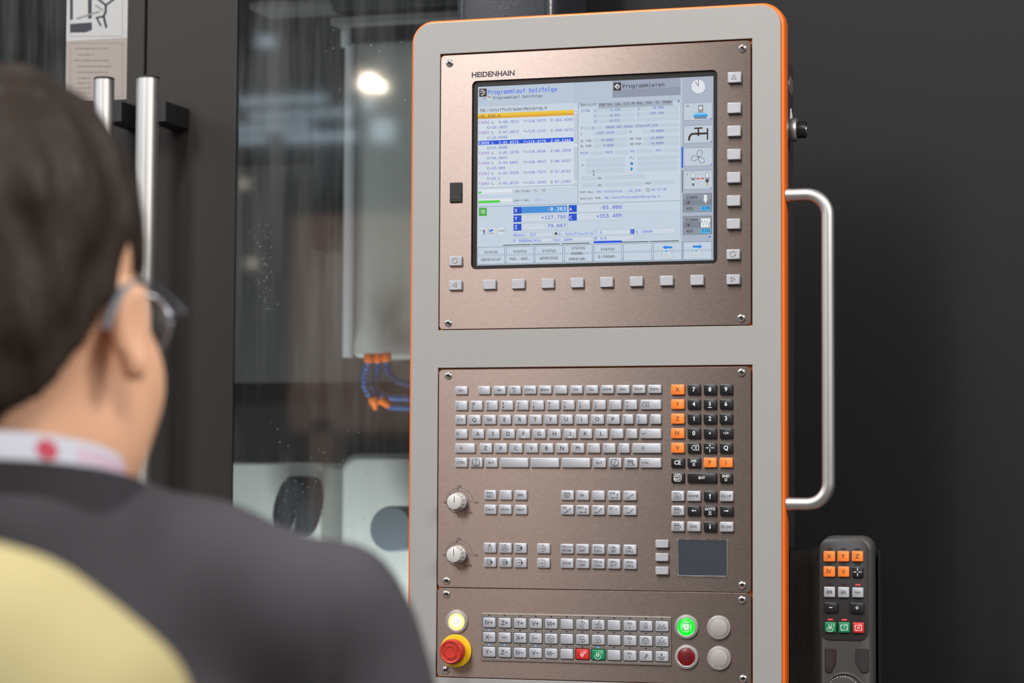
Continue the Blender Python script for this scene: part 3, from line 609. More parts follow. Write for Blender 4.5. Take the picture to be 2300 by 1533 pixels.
for num, y, a, b, c_, xe in rows:
    hl = num == '73898'
    if hl: sr(A, 188, 964, 1357, 972, '1450d8', 3); 
    k1, k2, k3 = ('e8eefc', 'e8eefc', 'e8eefc') if hl else ('9a6cc0', '3c3f48', '3a5cc8')
    st(A, num, 190, y, 30, k1, 323); st(A, 'L', 357, dy(357, y), 30, k2, 380)
    for t, x0, x1 in ((a, 440, 683), (b, 745, 1018), (c_, 1078, xe)):
        st(A, t[0], x0, dy(x0, y), 30, k2, x0+24); st(A, t[1:], x0+30, dy(x0, y), 30, k3, x1)
LAYB, _y = lay('1450d8', 3); zc = P(*A(188, 966), SY)[1]; zd = P(*A(188, 1016), SY)[1]
LAYB.v.clear(); LAYB.f.clear(); LAYB.add([(P(*A(188, 990), SY)[0], _y, zd), (P(*A(1357, 990), SY)[0], _y, zd), (P(*A(1357, 990), SY)[0], _y, zc), (P(*A(188, 990), SY)[0], _y, zc)], [(0, 1, 2, 3)])
for t, y, xe in (('C+19.1022', 815, 543), ('C+18.0346', 940, 543), ('C+17.0508', 1066, 543), ('C+16.5641', 1192, 540), ('C+15.593', 1317, 515), ('C+15.1', 1443, 455)):
    st(A, t[0], 300, y, 30, '3c3f48', 325); st(A, t[1:], 330, y, 30, '3a5cc8', xe)
sr(A, 1366, 585, 1410, 1525, 'bcc8d6', 2)
for y in (585, 1460): sr(A, 1366, y-6, 1408, y+44, 'd6dee8', 3); sl(A, [(1378, y+24 if y < 900 else y+15), (1388, y+14 if y < 900 else y+26), (1398, y+24 if y < 900 else y+15)], 6, '4a5468')
sr(A, 1366, 1000, 1408, 1035, 'd6dee8', 3); sl(A, [(1415, 490), (1413, 1735)], 5, '7b8a9c'); sl(Cc, [(232, 158), (1790, 103)], 6, '7b8a9c'); sl(Cc, [(228, 450), (1790, 398)], 6, '7b8a9c')
# bars
for y, x1 in ((222, 290), (365, 582)):
    sr(Cc, 240, y-38, 768, y+16, 'dfe6ee', 2); sl(Cc, [(240, y+18), (768, y-2)], 4, '98a4b2'); sr(Cc, 240, y-12, x1, y+18, '52d048', 4)
    for k in range(9): sl(Cc, [(270+60*k, y-34-2*k), (270+60*k, y-22-2*k)], 3, '98a4b2')
st(Cc, '18% S1[Nm]  P3  -TQ', 812, 222, 32, '4a4e58', 1282); st(Cc, '100% F-MAX', 788, 367, 30, '4a4e58', 1030); st(Cc, 'LIMIT 1', 1110, 358, 30, '7ab0e8', 1278)
# position read-out
for lab, y, val, vx, sel in (('X', 555, '-9.263', 1325, 1), ('Y', 685, '+127.795', 1225, 0), ('Z', 818, '-79.607', 1280, 0)):
    sr(Cc, 790, y-103, 915, y, '1248c8', 3); sr(Cc, 912, y-110, 1630, y-24, '9aabbc', 2); sr(Cc, 915, y-106, 1625, y-28, '3f8cd8' if sel else 'ccd6e1', 3)
    st(Cc, lab, 806, y-26, 52, 'f0f4fc', 848, 's', bold=.01); st(Cc, val, vx, y-44, 52, 'f0f4fc' if sel else '2450d0', 1608)
for lab, y, val, vx in (('A', 512, '-95.000', 400), ('C', 645, '+353.499', 345)):
    sr(Cc, 1655, y-90, 1780, y+17, '1248c8', 3); st(Cc, lab, 1662, y-3, 52, 'f0f4fc', 1706, 's', bold=.01)
    sr(D, 42, y-96, 764, y+2, '9aabbc', 2); sr(D, 44, y-92, 760, y-2, 'ccd6e1', 3); st(D, val, vx, y-24, 56, '2450d0', 740)
sr(Cc, 250, 466, 372, 588, '45a83c', 3); sl(Cc, [(288, 545), (288, 505), (335, 502), (335, 545), (300, 548)], 8, 'f4f8f4'); sl(Cc, [(313, 512), (313, 538)], 8, 'f4f8f4')
for x in (245, 388, 530): sr(Cc, x, 765, x+122, 888, 'b0bcc8', 2); sr(Cc, x+4, 769, x+118, 884, 'd0dae4', 3)
sl(Cc, [(258, 820), (285, 805)], 8, '404450'); sdisc(Cc, 295, 825, 6, 'c04040'); sr(Cc, 310, 810, 345, 840, '606874', 4); sdisc(Cc, 330, 862, 18, '7088b0')
sfill(Cc, [(405, 822), (455, 792), (482, 812), (430, 842)], '3a70d8'); sl(Cc, [(408, 790), (405, 865), (490, 866)], 5, '404450'); sl(Cc, [(410, 870), (440, 845), (480, 868)], 4, '404450')
st(Cc, 'TCPM', 543, 838, 26, '2a2e38', 645)
def fld(crop, x0, y0, x1, y1): sr(crop, x0, y0, x1, y1, '9aabbc', 2); sr(crop, x0+4, y0+4, x1-4, y1-4, 'cdd7e2', 3)
fld(Cc, 790, 855, 1398, 912); fld(Cc, 788, 948, 1395, 1000); fld(Cc, 1420, 838, 2035, 892); fld(Cc, 1418, 928, 2032, 982)
st(Cc, 'Modus: IST', 797, 910, 38, '2c5ae0', 1148); st(Cc, 'F 5000mm/min', 803, 1000, 38, '2c5ae0', 1218); st(Cc, '3: Schiffsschra', 1492, 893, 38, '2c5ae0', 2026); st(Cc, 'Ovr 100%', 1425, 985, 38, '2c5ae0', 1715)
sdisc(Cc, 1455, 868, 24, '6a6e70'); sdisc(Cc, 1462, 862, 11, '202020', 5)
fld(D, 318, 808, 880, 875); fld(D, 318, 908, 938, 965); fld(D, 960, 790, 1590, 862)
st(D, 'T 5', 330, 872, 36, '2c5ae0', 430); st(D, 'M 3/9', 322, 963, 38, '2c5ae0', 502); st(D, 'S 15000', 970, 857, 38, '2c5ae0', 1222)
sr(D, 880, 800, 938, 872, '1248c8', 4); st(D, 'Z', 892, 858, 38, 'e8eefc', 915, 's')
# status page
sr(B, 50, 520, 1312, 1800, 'c8d4e2', 1)
sr(B, 294, 500, 1212, 530, 'a3adbb', 3); st(B, '\u00dcbersicht', 75, 542, 34, '30343c', 273)
for t, x0, x1 in (('PGM', 308, 378), ('PAL', 408, 470), ('LBL', 508, 573), ('CYC', 610, 680), ('M', 708, 738), ('POS', 768, 838), ('TOOL', 877, 957), ('TT', 1003, 1043), ('TRANS', 1083, 1195)):
    st(B, t, x0, 538-(x0-308)*.043, 30, '33384a', x1)
sl(B, [(1250, 468), (1230, 484), (1252, 500)], 4, 'a8b4c4'); sl(B, [(1272, 462), (1294, 475), (1272, 494)], 7, '222428')
def band(x0, x1, yc, h=44):
    mbx, y = lay('bdcbd9', 2); a = P(*B(x0, yc-h/2), SY); b = P(*B(x1, yc-h/2), SY); c_ = P(*B(x0, yc+h/2), SY); mbx.add([(a[0], y, c_[1]), (b[0], y, c_[1]), (b[0], y, a[1]), (a[0], y, a[1])], [(0, 1, 2, 3)])
for y in (597, 662, 728): band(230, 745, y, 54); band(768, 1285, y-24, 54)
band(115, 360, 812, 50); band(385, 1285, 798, 50); band(232, 655, 876, 50); band(840, 1285, 850, 50)
for y in (968, 1034): band(230, 655, y-6, 56); band(845, 1285, y-28, 56)
band(195, 360, 1122, 50); band(500, 660, 1108, 50); band(765, 975, 1096, 50); band(1095, 1285, 1084, 50)
for y in (1205, 1272, 1340): band(145, 625, y, 56); band(770, 1275, y-22, 56)
band(80, 262, 1428, 56); band(360, 870, 1420, 56); band(80, 262, 1512, 56); band(360, 870, 1504, 56); band(965, 1222, 1480, 56)
BK = '3454b8'
for t, x0, y, x1 in (('ISTRW', 82, 612, 195), ('X', 247, 608, 268), ('+1.030', 430, 598, 563), ('Y', 248, 672, 268), ('+0.052', 430, 665, 560), ('Z', 248, 738, 268), ('+0.531', 430, 730, 558), ('A', 778, 584, 800), ('+0.000', 965, 572, 1098), ('C', 778, 650, 798), ('+359.358', 918, 640, 1098),
                     ('5', 222, 822, 242), ('EMUGE-HPC-KUGEL-SCHLICHT_D10', 387, 812, 1025), ('+167.2610', 282, 882, 482), ('+5.0000', 940, 858, 1097), ('+0.0000', 325, 970, 480), ('+0.0000', 938, 942, 1096), ('-5.0000', 345, 1036, 480), ('+0.0000', 938, 1010, 1096), ('M128', 78, 1130, 168), ('M126', 385, 1120, 473), ('M3', 693, 1108, 737), ('M12', 1002, 1096, 1072)):
    st(B, t, x0, y, 27, BK, x1, bold=.004)
for t, x0, y, x1 in (('T :', 80, 826, 155), ('L', 78, 894, 95), ('R', 685, 868, 706), ('DL-TAB', 78, 980, 208), ('DR-TAB', 685, 955, 822), ('DL-PGM', 78, 1045, 208), ('DR-PGM', 685, 1020, 822), ('LBL', 280, 1436, 345), ('LBL', 280, 1524, 345), ('REP', 882, 1500, 950)):
    st(B, t, x0, y, 27, '3c4250', x1)
for x, y in ((98, 1268), (690, 1172)): sl(B, [(x-16, y+18), (x, y)], 5, 'd05050'); sl(B, [(x, y), (x+14, y-12)], 14, '3a90c0')
sl(B, [(722, 1190), (735, 1168)], 7, '505860'); sdisc(B, 705, 1242, 18, '3a90d0'); sdisc(B, 712, 1252, 9, '303438', 5); sdisc(B, 706, 1306, 16, '30a0d8'); sdisc(B, 700, 1322, 8, '303438', 5)
sl(B, [(226, 1338), (250, 1336)], 6, '303438'); sl(B, [(238, 1340), (238, 1384)], 5, '303438'); sl(B, [(226, 1386), (252, 1384)], 6, '303438')
st(D, 'PGM CALL', 90, 236, 30, '3c4250', 310); st(D, 'TNC:\\Schiffsch...\\SL_D10.', 345, 230, 34, '2c52c4', 1058); st(D, '02:17:35', 1212, 196, 34, '2c52c4', 1443)
sring(D, 1152, 185, 27, 7, '606a78'); sl(D, [(1150, 165), (1152, 188), (1165, 188)], 6, 'd04030')
st(D, 'Aktives PGM:', 90, 335, 30, '3c4250', 425); st(D, 'TNC:\\Schiffschraube\\Mainprog.h', 463, 325, 34, '2c52c4', 1330)
sl(D, [(60, 400), (1665, 348)], 6, '7b8a9c'); sl(D, [(1668, -1200), (1665, 955)], 6, '8898aa')

# right-hand soft keys on the screen
sr(B, 1322, 190, 1712, 2440, 'a9b3c4', 1)
sdisc(B, 1525, 297, 95, '98a4b6', 3); sdisc(B, 1525, 297, 88, 'dfe3ea', 4); sl(B, [(1525, 205), (1525, 295), (1490, 240)], 7, '282c34', 5)
for k in range(12):
    a = PI/6*k; sl(B, [(1525+76*math.cos(a), 297+76*math.sin(a)), (1525+88*math.cos(a), 297+88*math.sin(a))], 4, '50545c', 5)
for y0, y1, kk in ((500, 715, 0), (778, 995, 0), (1052, 1278, 0), (1335, 1565, 0)):
    sr(B, 1345, y0, 1698, y1-10, '76828f', 2); sr(B, 1349, y0+4, 1694, y1-14, 'bfccd9', 3)
    sfill(B, [(1668, y1-28), (1692, y1-30), (1680, y1-14)], '2050e0')
st(B, 'M', 1378, 552, 24, '303438', 1405)
sr(B, 1523, 525, 1587, 618, '8d939e', 4); sr(B, 1535, 545, 1570, 575, 'e0e4ea', 5); sr(B, 1546, 575, 1562, 600, 'c0a050', 5)
sfill(B, [(1500, 616), (1606, 612), (1638, 640), (1468, 646)], '8ac4ec', 4); sr(B, 1464, 646, 1640, 664, '2a9ce0', 5); sr(B, 1478, 670, 1628, 690, '7a808c', 4)
BR_ = '3a2c22'
sl(B, [(1410, 962), (1416, 915), (1440, 882), (1480, 878), (1642, 872)], 24, BR_, 4); sl(B, [(1638, 808), (1638, 952)], 18, BR_, 5); sl(B, [(1475, 812), (1577, 806)], 18, BR_, 5); sl(B, [(1526, 810), (1526, 905)], 20, BR_, 4)
for a in (75, 195, 315):
    ca, sa = math.cos(math.radians(a)), -math.sin(math.radians(a)); L_ = []
    for k in range(22):
        t = 2*PI*k/22; rx, ry = 44+46*math.cos(t), 40*math.sin(t)*(0.45+0.55*(1+math.cos(t))/2); L_.append((1528+rx*ca-ry*sa, 1166+rx*sa+ry*ca))
    sl(B, L_, 5, '40464e', 5, True)
sdisc(B, 1528, 1166, 9, '40464e', 6); sr(B, 1318, 1040, 1336, 1298, '1450e0', 4); sr(B, 1323, 1325, 1331, 1600, '2a2422', 4)
st(B, 'T', 1380, 1394, 26, '303438', 1398)
for x in (1462, 1636):
    sfill(B, [(x-14, 1356), (x+14, 1355), (x+22, 1418), (x-22, 1420)], 'dde2e8', 5); sl(B, [(x-14, 1356), (x+14, 1355), (x+22, 1418), (x-22, 1420)], 4, '50565e', 6, True); sl(B, [(x-30, 1424), (x+30, 1422)], 12, '8a9098', 5)
    if x < 1500: sr(B, 1440, 1436, 1484, 1446, '282c30', 5); sdisc(B, 1462, 1470, 20, 'c8ced6', 5); sr(B, 1450, 1488, 1475, 1515, '484c50', 5)
    else: sfill(B, [(1612, 1436), (1658, 1434), (1652, 1475), (1618, 1478)], '4a4e52', 5); sr(B, 1628, 1478, 1644, 1522, 'c8a83c', 5)
sl(B, [(1510, 1430), (1586, 1427)], 8, 'd83030', 5); sfill(B, [(1498, 1431), (1525, 1416), (1525, 1444)], 'd83030', 5); sfill(B, [(1600, 1427), (1574, 1413), (1574, 1441)], 'd83030', 5)
for y0, t in ((245, 'S100%'), (598, 'F100%')):
    sr(D, 1703, y0, 2155, y0+275, '5d6470', 2); sr(D, 1710, y0+6, 2148, y0+268, '8d95a2', 3); sr(D, 1710, y0+90, 2148, y0+170, '7c8492', 4)
    st(D, t, 1752, y0+80, 44, '202428', 1935); st(D, 'AUS', 1750, y0+253, 44, '202428', 1858)
    sr(D, 1978, y0+192, 2128, y0+262, '48b4e8', 5); st(D, 'EIN', 2005, y0+243, 42, '1c3c78', 2118, lvl=6)
    sdisc(D, 1785, y0+135, 16, '303438', 5); sring(D, 1785, y0+130, 36, 5, '505862', 5)
sr(D, 2030, 262, 2076, 335, 'e4e8ec', 5); sl(D, [(2012, 342), (2092, 340)], 12, 'e4e8ec', 5); sfill(D, [(2032, 345), (2074, 344), (2056, 405)], 'dfe6f0', 5)
sr(D, 1982, 630, 2124, 765, 'e8ebf0', 5); sl(D, [(1985, 700)]+[(2000+20*i, 655 if i % 2 == 0 else 745) for i in range(6)]+[(2122, 690)], 6, '202428', 6)
sdisc(D, 2122, 915, 27, 'e8ecf4', 4); sdisc(D, 2122, 915, 22, '2450a8', 5); sl(D, [(2122, 902), (2122, 928)], 7, 'f0f4fc', 6)
# bottom soft key row
sr(D, -1790, 1320, 2165, 1290, 'aebccb', 1)
xs = [(Cc, 230, 655), (Cc, 675, 1108), (Cc, 1125, 1562), (Cc, 1588, 2028), (D, 302, 745), (D, 768, 1215), (D, 1235, 1685), (D, 1705, 2155)]
bt = P(*Cc(230, 1080), SY)[1]; bb = P(*Cc(230, 1352), SY)[1]
for i, (cr, x0, x1) in enumerate(xs):
    X0 = P(*cr(x0, 1200), SY)[0]; X1 = P(*cr(x1, 1200), SY)[0]
    for colr, lv, e, u in (('66778c', 2, 0, 1), ('c3d0de', 3, .0005, 1), ('b3c2d2', 4, .0006, .5)):
        q, y = lay(colr, lv); zt_ = bt-e; zb2 = bb+e
        if u < 1: zt_ = bt-(bt-bb)*.42; zb2 = bt-(bt-bb)*.55
        q.add([(X0+e, y, zb2), (X1-e, y, zb2), (X1-e, y, zt_), (X0+e, y, zt_)], [(0, 1, 2, 3)])
    if 1 <= i <= 6:
        q, y = lay('1a50e0' if i == 4 else '20201e', 4); X0b = X0+(-.004 if i != 4 else 0); hh_ = .0026 if i == 4 else .0009
        q.add([(X0b, y, bt+.0012), (X1-.004*(i != 4), y, bt+.0012), (X1-.004*(i != 4), y, bt+.0012+hh_), (X0b, y, bt+.0012+hh_)], [(0, 1, 2, 3)])
TXT = '383c42'
for t, x0, y, x1 in (('STATUS', 337, 1182, 543), ('\u00dcBERSICHT', 283, 1296, 595), ('STATUS', 788, 1170, 995), ('POS.-ANZ.', 733, 1284, 1035), ('STATUS', 1240, 1160, 1450), ('WERKZEUG', 1200, 1273, 1487), ('STATUS', 1698, 1116, 1910), ('KOORD.', 1695, 1200, 1895), ('UMRECHN.', 1658, 1288, 1932)):
    st(Cc, t, x0, y, 40, TXT, x1)
st(D, 'STATUS', 415, 1135, 40, TXT, 630); st(D, 'Q-PARAM.', 375, 1250, 40, TXT, 650)
for x, d in ((1457, -1), (1930, 1)):
    yo = 0 if d < 0 else -12
    sl(D, [(x-d*76, 1082+yo), (x+d*20, 1082+yo)], 30, '1a80e8', 5); sfill(D, [(x+d*78, 1082+yo), (x+d*18, 1050+yo), (x+d*18, 1114+yo)], '1a80e8', 5)
    sfill(D, [(x-75, 1255+yo), (x+73, 1250+yo), (x+73, 1168+yo), (x+40, 1142+yo), (x-75, 1148+yo)], '707c88', 4); sfill(D, [(x-70, 1250+yo), (x+68, 1246+yo), (x+68, 1172+yo), (x+36, 1147+yo), (x-70, 1153+yo)], 'e4ebf2', 5)
    sl(D, [(x-40, 1152+yo), (x+5, 1148+yo)], 18, '30a8e8', 6)
    for k in range(3): sl(D, [(x-60, 1182+24*k+yo), (x+58, 1177+24*k+yo)], 6, '50565e', 6)
PIC = MB(); mi = []; mlist = []
for (lvl, colr), mbx in sorted(LAY.items()):
    if mbx.v:
        if colr not in mlist: mlist.append(colr)
        PIC.add(mbx.v, mbx.f); mi += [mlist.index(colr)]*len(mbx.f)
pic = obj('screen_picture', PIC, S(mlist[0]), screen, label='lettering, fields and symbols of the program display', kind='stuff')
for c_ in mlist[1:]: pic.data.materials.append(S(c_))
pic.data.polygons.foreach_set('material_index', mi)

# ------------------------------------------------------------------ keyboard unit
kz1 = z2t-.0020; kzb = (P(1000, 1317.3)[1]+P(1660, 1330)[1])/2
kb = thing('keyboard_unit', 'middle brushed steel panel with letter keyboard, number pad and two override knobs', 'keyboard', ((px0+px1)/2, 0, kzb))
panel_plate(kb, px0, px1, kzb, kz1)
for t in ((1006.2, 843.2), (1664.8, 835.6), (1002.1, 1303.6), (1666.7, 1313.4)): screw(kb, *t)
K5 = Crop(1000, 850, 6.969); K6 = Crop(1240, 850, 6.969); O6 = 240*6.969
def mix(l5, l6): return l5+[(a+O6, b+O6)+tuple(r) for a, b, *r in l6]
row(kb, K5, (122, 252, 92, 226), mix([(155, 352, 'ESC'), (515, 707, '~\n`', '2', '', 'marked tilde and grave'), (752, 947, 'tab2', '', '', 'with a connector symbol'), (990, 1187, 'PRT\nSC'), (1227, 1424, 'SCROL'), (1465, 1665, 'BREAK')],
    [(37, 237, '', '', '', 'without marking, between BREAK and INS'), (280, 478, 'INS'), (524, 722, 'DEL', '', '', 'marked DEL, in the keyboard top row'), (768, 965, 'HOME', '', '', 'marked HOME, in the keyboard top row'), (1010, 1213, 'END', '', '', 'marked END, in the keyboard top row'), (1258, 1460, 'PGUP'), (1505, 1708, 'PGDN')]))
row(kb, K5, (348, 495, 326, 481), mix([(157, 350, '!\n1'), (393, 585, '@\n2'), (630, 825, '#\n3'), (868, 1065, '$\n4'), (1108, 1305, '%\n5'), (1347, 1545, '^\n6'), (1590, 1788, '&\n7')],
    [(157, 353, '*\n8'), (402, 598, '(\n9'), (645, 842, ')\n0'), (890, 1088, '_\n-'), (1133, 1332, '+\n='), (1383, 1708, 'bkl', '', '', 'with a backspace symbol, wide')]), style='2')
row(kb, K5, (570, 718, 555, 708), mix([(157, 322, 'tab', '', '', 'with two tab arrows'), (362, 557, 'Q', 'B', '', 'marked Q, in the letter rows'), (598, 797, 'W'), (838, 1033, 'E'), (1075, 1275, 'R'), (1315, 1512, 'T'), (1553, 1755, 'Y', 'B', '', 'marked Y, in the letter rows')],
    [(125, 325, 'U'), (368, 565, 'I', 'B', '', 'marked I, in the letter rows'), (612, 812, 'O'), (857, 1058, 'P', 'B', '', 'marked P, in the letter rows'), (1107, 1272, '{\n[', '2'), (1320, 1490, '}\n]', '2'), (1537, 1708, '|\n\\', '2')]), style='B')
row(kb, K5, (790, 940, 781, 936), mix([(155, 350, 'caps', '', '', 'with a downward outline arrow'), (418, 612, 'A'), (655, 853, 'S'), (893, 1090, 'D'), (1133, 1332, 'F_', '', '', 'marked F with a locating bar'), (1373, 1572, 'G')],
    [(-56, 141, 'H'), (187, 385, 'J_', '', '', 'marked J with a locating bar'), (430, 628, 'K'), (675, 873, 'L', 'B', '', 'marked L, in the letter rows'), (918, 1118, ':\n;', '2'), (1168, 1335, '"\n\'', '2'), (1380, 1708, 'enter', '', '', 'with a return arrow, wide')]), style='B')
row(kb, K5, (1013, 1165, 1006, 1163), mix([(153, 468, 'shift', '', '', 'with an upward outline arrow, left wide one'), (537, 735, 'Z', 'B', '', 'marked Z, in the letter rows'), (773, 970, 'X', 'B', '', 'marked X, in the letter rows'), (1012, 1210, 'C', 'B', '', 'marked C, in the letter rows'), (1253, 1452, 'V', 'B', '', 'marked V, in the letter rows'), (1492, 1693, 'B')],
    [(62, 260, 'N'), (305, 505, 'M'), (552, 752, '<\n,', '2'), (795, 995, '>\n.', '2'), (1045, 1213, '?\n/', '2'), (1257, 1708, 'shift', '', '', 'with an upward outline arrow, right wide one')]), style='B')
row(kb, K5, (1237, 1388, 1240, 1392), mix([(153, 348, 'CTRL', '', '', 'marked CTRL, left one'), (388, 585, 'Llogo', '', '', 'with an L emblem in a circle, left one'), (622, 820, 'ALT', '', '', 'marked ALT, left one'), (865, 1303, '', '', '', 'without marking, wide, left of three space bars'), (1342, 1783, '', '', '', 'without marking, wide, middle of three space bars')],
    [(153, 598, '', '', '', 'without marking, wide, right of three space bars'), (640, 843, 'ALT', '', '', 'marked ALT, right one'), (887, 1087, 'Llogo', '', '', 'with an L emblem in a circle, right one'), (1133, 1335, 'menu', '', '', 'with a context menu symbol'), (1380, 1708, 'CTRL', 'L', '', 'marked CTRL, right wide one')]))
K7 = Crop(1490, 850, 6.967)
cx4 = ((122, 328), (378, 582), (630, 832), (880, 1084))
def npad(y0, y1, legs): row(kb, K7, (y0, y1, y0-3, y1-5), [(a, b)+tuple(l) for (a, b), l in zip(cx4, legs)], style='B')
npd = ', on the number pad'
def kk(t, c='k', w=None): return (t, 'B', c, w or 'marked %s%s' % (t, npd))
npad(91, 250, (kk('X', 'o'), kk('7'), kk('8'), kk('9')))
npad(321, 478, (kk('Y', 'o'), kk('4'), ('5_', '', 'k', 'marked 5 with a locating bar'), kk('6')))
npad(547, 707, (kk('Z', 'o'), kk('1'), kk('2'), kk('3')))
npad(774, 937, (kk('IV', 'o'), kk('0'), ('dot', '', 'k', 'with a decimal point'), ('pm', '', 'k', 'marked minus slash plus')))
npad(1002, 1165, (kk('V', 'o'), ('bk', '', 'k', 'with a backspace symbol'), ('cross', '', 'k', 'with four arrows meeting'), kk('Q')))
npad(1235, 1394, (kk('CE'), ('DELb', '', 'k', 'marked DEL with a square'), kk('P', 'o'), kk('I', 'o')))
K8 = Crop(1490, 1050, 5.476)
row(kb, K8, (62, 183, 62, 183), [(98, 258, 'NOENT', '', 'k', 'marked NO ENT'), (298, 655, 'ENT', '', 'k', 'marked ENT, wide'), (693, 850, 'ENDb', '', 'k', 'marked END with a square')])
row(kb, K8, (283, 408, 288, 413), [(98, 258, 'doc', '', 's', 'with a page symbol'), (293, 457, 'HOME', '', 's', 'marked HOME, beside the up arrow'), (497, 655, 'au', '', 'k', 'with an upward arrow'), (695, 860, 'PG UP')])
row(kb, K8, (463, 587, 469, 592), [(98, 258, 'scu', '', 's', 'with a list and up arrow symbol'), (297, 457, 'al', '', 'k', 'with a leftward arrow'), (497, 655, 'GOTO', '', 'k'), (697, 858, 'ar', '', 'k', 'with a rightward arrow')])
row(kb, K8, (657, 781, 664, 789), [(98, 258, 'scd', '', 's', 'with a list and down arrow symbol'), (293, 457, 'END', '', 's', 'marked END, beside the down arrow'), (497, 655, 'ad', '', 'k', 'with a downward arrow'), (695, 860, 'PG DN')])
K1 = Crop(980, 1080, 6.969); K2 = Crop(1240, 1080, 6.969)
row(kb, K1, (141, 293, 141, 293), [(750, 942, 'PGM\nMGT'), (990, 1185, '', '', '', 'without marking, between PGM MGT and ERR'), (1227, 1420, 'ERR')])
row(kb, K1, (369, 518, 371, 521), [(750, 940, 'CALC'), (985, 1180, 'MOD'), (1228, 1420, 'HELP')])
row(kb, K1, (966, 1120, 971, 1130), [(743, 937, 'hand', '', '', 'with a hand symbol'), (983, 1180, 'wheel', '', '', 'with a handwheel symbol'), (1220, 1415, 'mdi1', '', '', 'with three bars and an arrow'), (1580, 1778, 'prg', '', '', 'with a diamond and arrow')])
row(kb, K1, (1194, 1347, 1200, 1358), [(743, 937, 'mdi2', '', '', 'with a hand in an arrow frame'), (980, 1177, 'mdi3', '', '', 'with a square in an arrow frame'), (1220, 1415, 'mdi4', '', '', 'with an arrow in an arrow frame'), (1577, 1777, 'prt', '', '', 'with an arrow into a pointed frame')])
row(kb, K2, (142, 297, 150, 306), [(140, 343, 'APPR', '', '', 'marked APPR DEP'), (382, 580, 'FK'), (627, 825, '', '', '', 'without marking, between FK and CHF'), (873, 1073, 'CHF'), (1117, 1320, 'Lp', '', '', 'marked L with a straight path')])
row(kb, K2, (372, 525, 379, 534), [(138, 340, 'CR'), (380, 580, 'RND'), (625, 825, 'CT'), (870, 1070, 'CC'), (1115, 1320, 'Cp', '', '', 'marked C with a curved path')])
row(kb, K2, (981, 1136, 991, 1149), [(135, 335, 'TOUCH\nPROBE'), (378, 578, 'CYCL\nDEF'), (625, 825, 'CYCL\nCALL'), (870, 1070, 'LBL\nSET'), (1117, 1320, 'LBL\nCALL')])
row(kb, K2, (1206, 1363, 1221, 1377), [(135, 335, 'STOP'), (380, 580, 'TOOL\nDEF'), (625, 825, 'TOOL\nCALL'), (870, 1070, 'SPEC\nFCT'), (1120, 1323, 'PGM\nCALL')])
for i, (y0, y1) in enumerate(((1211.3, 1230.3), (1241.4, 1260.2), (1271.6, 1290.3))): keypx(kb, 1471.8, y0, 1500.8, y1, '', 'without marking, %s of three beside the touchpad' % ('top', 'middle', 'bottom')[i])
# touchpad
X0, Z1 = P(1520.9, 1208.9); X1, Zb = P(1634.4, 1295.8)
mb = MB(); mb.plate(rrect(X0, X1, Zb, Z1, .002, 4), [rrect(X0+.0016, X1-.0016, Zb+.0018, Z1-.0018, .001, 3)], -.0012, 0.0, .0006); tp = obj('touchpad', mb, m_chrome, kb, 30, label='touchpad with bright steel rim')
obj('touch_surface', MB().box(X0+.0015, X1-.0015, -.0003, .0005, Zb+.0017, Z1-.0017), m_pad, tp, label='dark blue-grey touch surface')
# override knobs
def dial(px, py, ptext, words, sym):
    x, z = P(px, py); y0 = 0.0
    mb = MB(); mb.lathe((x, y0, z), (0, -1, 0), [(.0112, .0006), (.0112, .0028), (.0106, .0034), (.0103, .013), (.0096, .0160), (.0091, .0174), (.0088, .0176), (.0001, .0178)], 96, True, True, (12, .05, .0033, .0135))
    k = obj('rotary_knob', mb, m_knob, kb, 35, label='silver ribbed override knob '+words)
    mb = MB(); mb.box(x-.00035+.0004, x+.00035+.0004, -.01795, -.01775, z-.001, z+.0082); obj('pointer_line', mb, m_ink, k)
    mb = MB(); e = -.00006; r0 = .0143
    def rr(t): return r0+max(0, t)*.0048      # t 0..1 from the 0 mark clockwise to the 150 mark
    inner = [(x+r0*math.cos(a), z+r0*math.sin(a)) for a in [math.radians(-92-268*i/60) for i in range(61)]]
    outer_ = [(x+rr(i/60)*math.cos(a), z+rr(i/60)*math.sin(a)) for i, a in [(i, math.radians(-92-268*i/60)) for i in range(61)]]
    ribbon(mb, inner, .00042, e); ribbon(mb, outer_+[inner[-1]], .00042, e)
    q = int(60*178/268); fillp(mb, [(outer_[q][0]-.0006, outer_[q][1]), (outer_[q][0]+.0006, outer_[q][1]), (inner[q][0]+.0005, inner[q][1]), (inner[q][0]-.0005, inner[q][1])], e)
    u = 1/6.969*CAM_MM*1.02
    for t, dx, dz in (('100', 14, 222), ('50', -214, -26), ('150', 284, -26), ('0', 4, -232)): put_text(mb, t, x+dx*u, z+dz*u, 34*u, e, 's', al='c')
    put_text(mb, ptext, x+228*u, z-180*u, 33*u, e, 's', al='r', bold=.02)
    if sym: ribbon(mb, [(x+(92+i*9)*u, z+(-178+(26 if i % 2 else 2))*u) for i in range(8)], .00045, e)
    else: ribbon(mb, [(x+(98+0)*u, z-176*u), (x+104*u, z-176*u)]+[(x+(116+13*math.cos(a))*u, z+(-163+13*math.sin(a))*u) for a in [math.radians(230-280*i/12) for i in range(13)]]+[(x+134*u, z-176*u)], .00045, e)
    obj('dial_scale', mb, m_ink, kb, label='printed 0 to 150 scale '+words)
dial(1029.6, 1126.6, 'S%', 'for the spindle, upper one', False)
dial(1028.3, 1244.8, 'F%', 'for the feed, lower one', True)

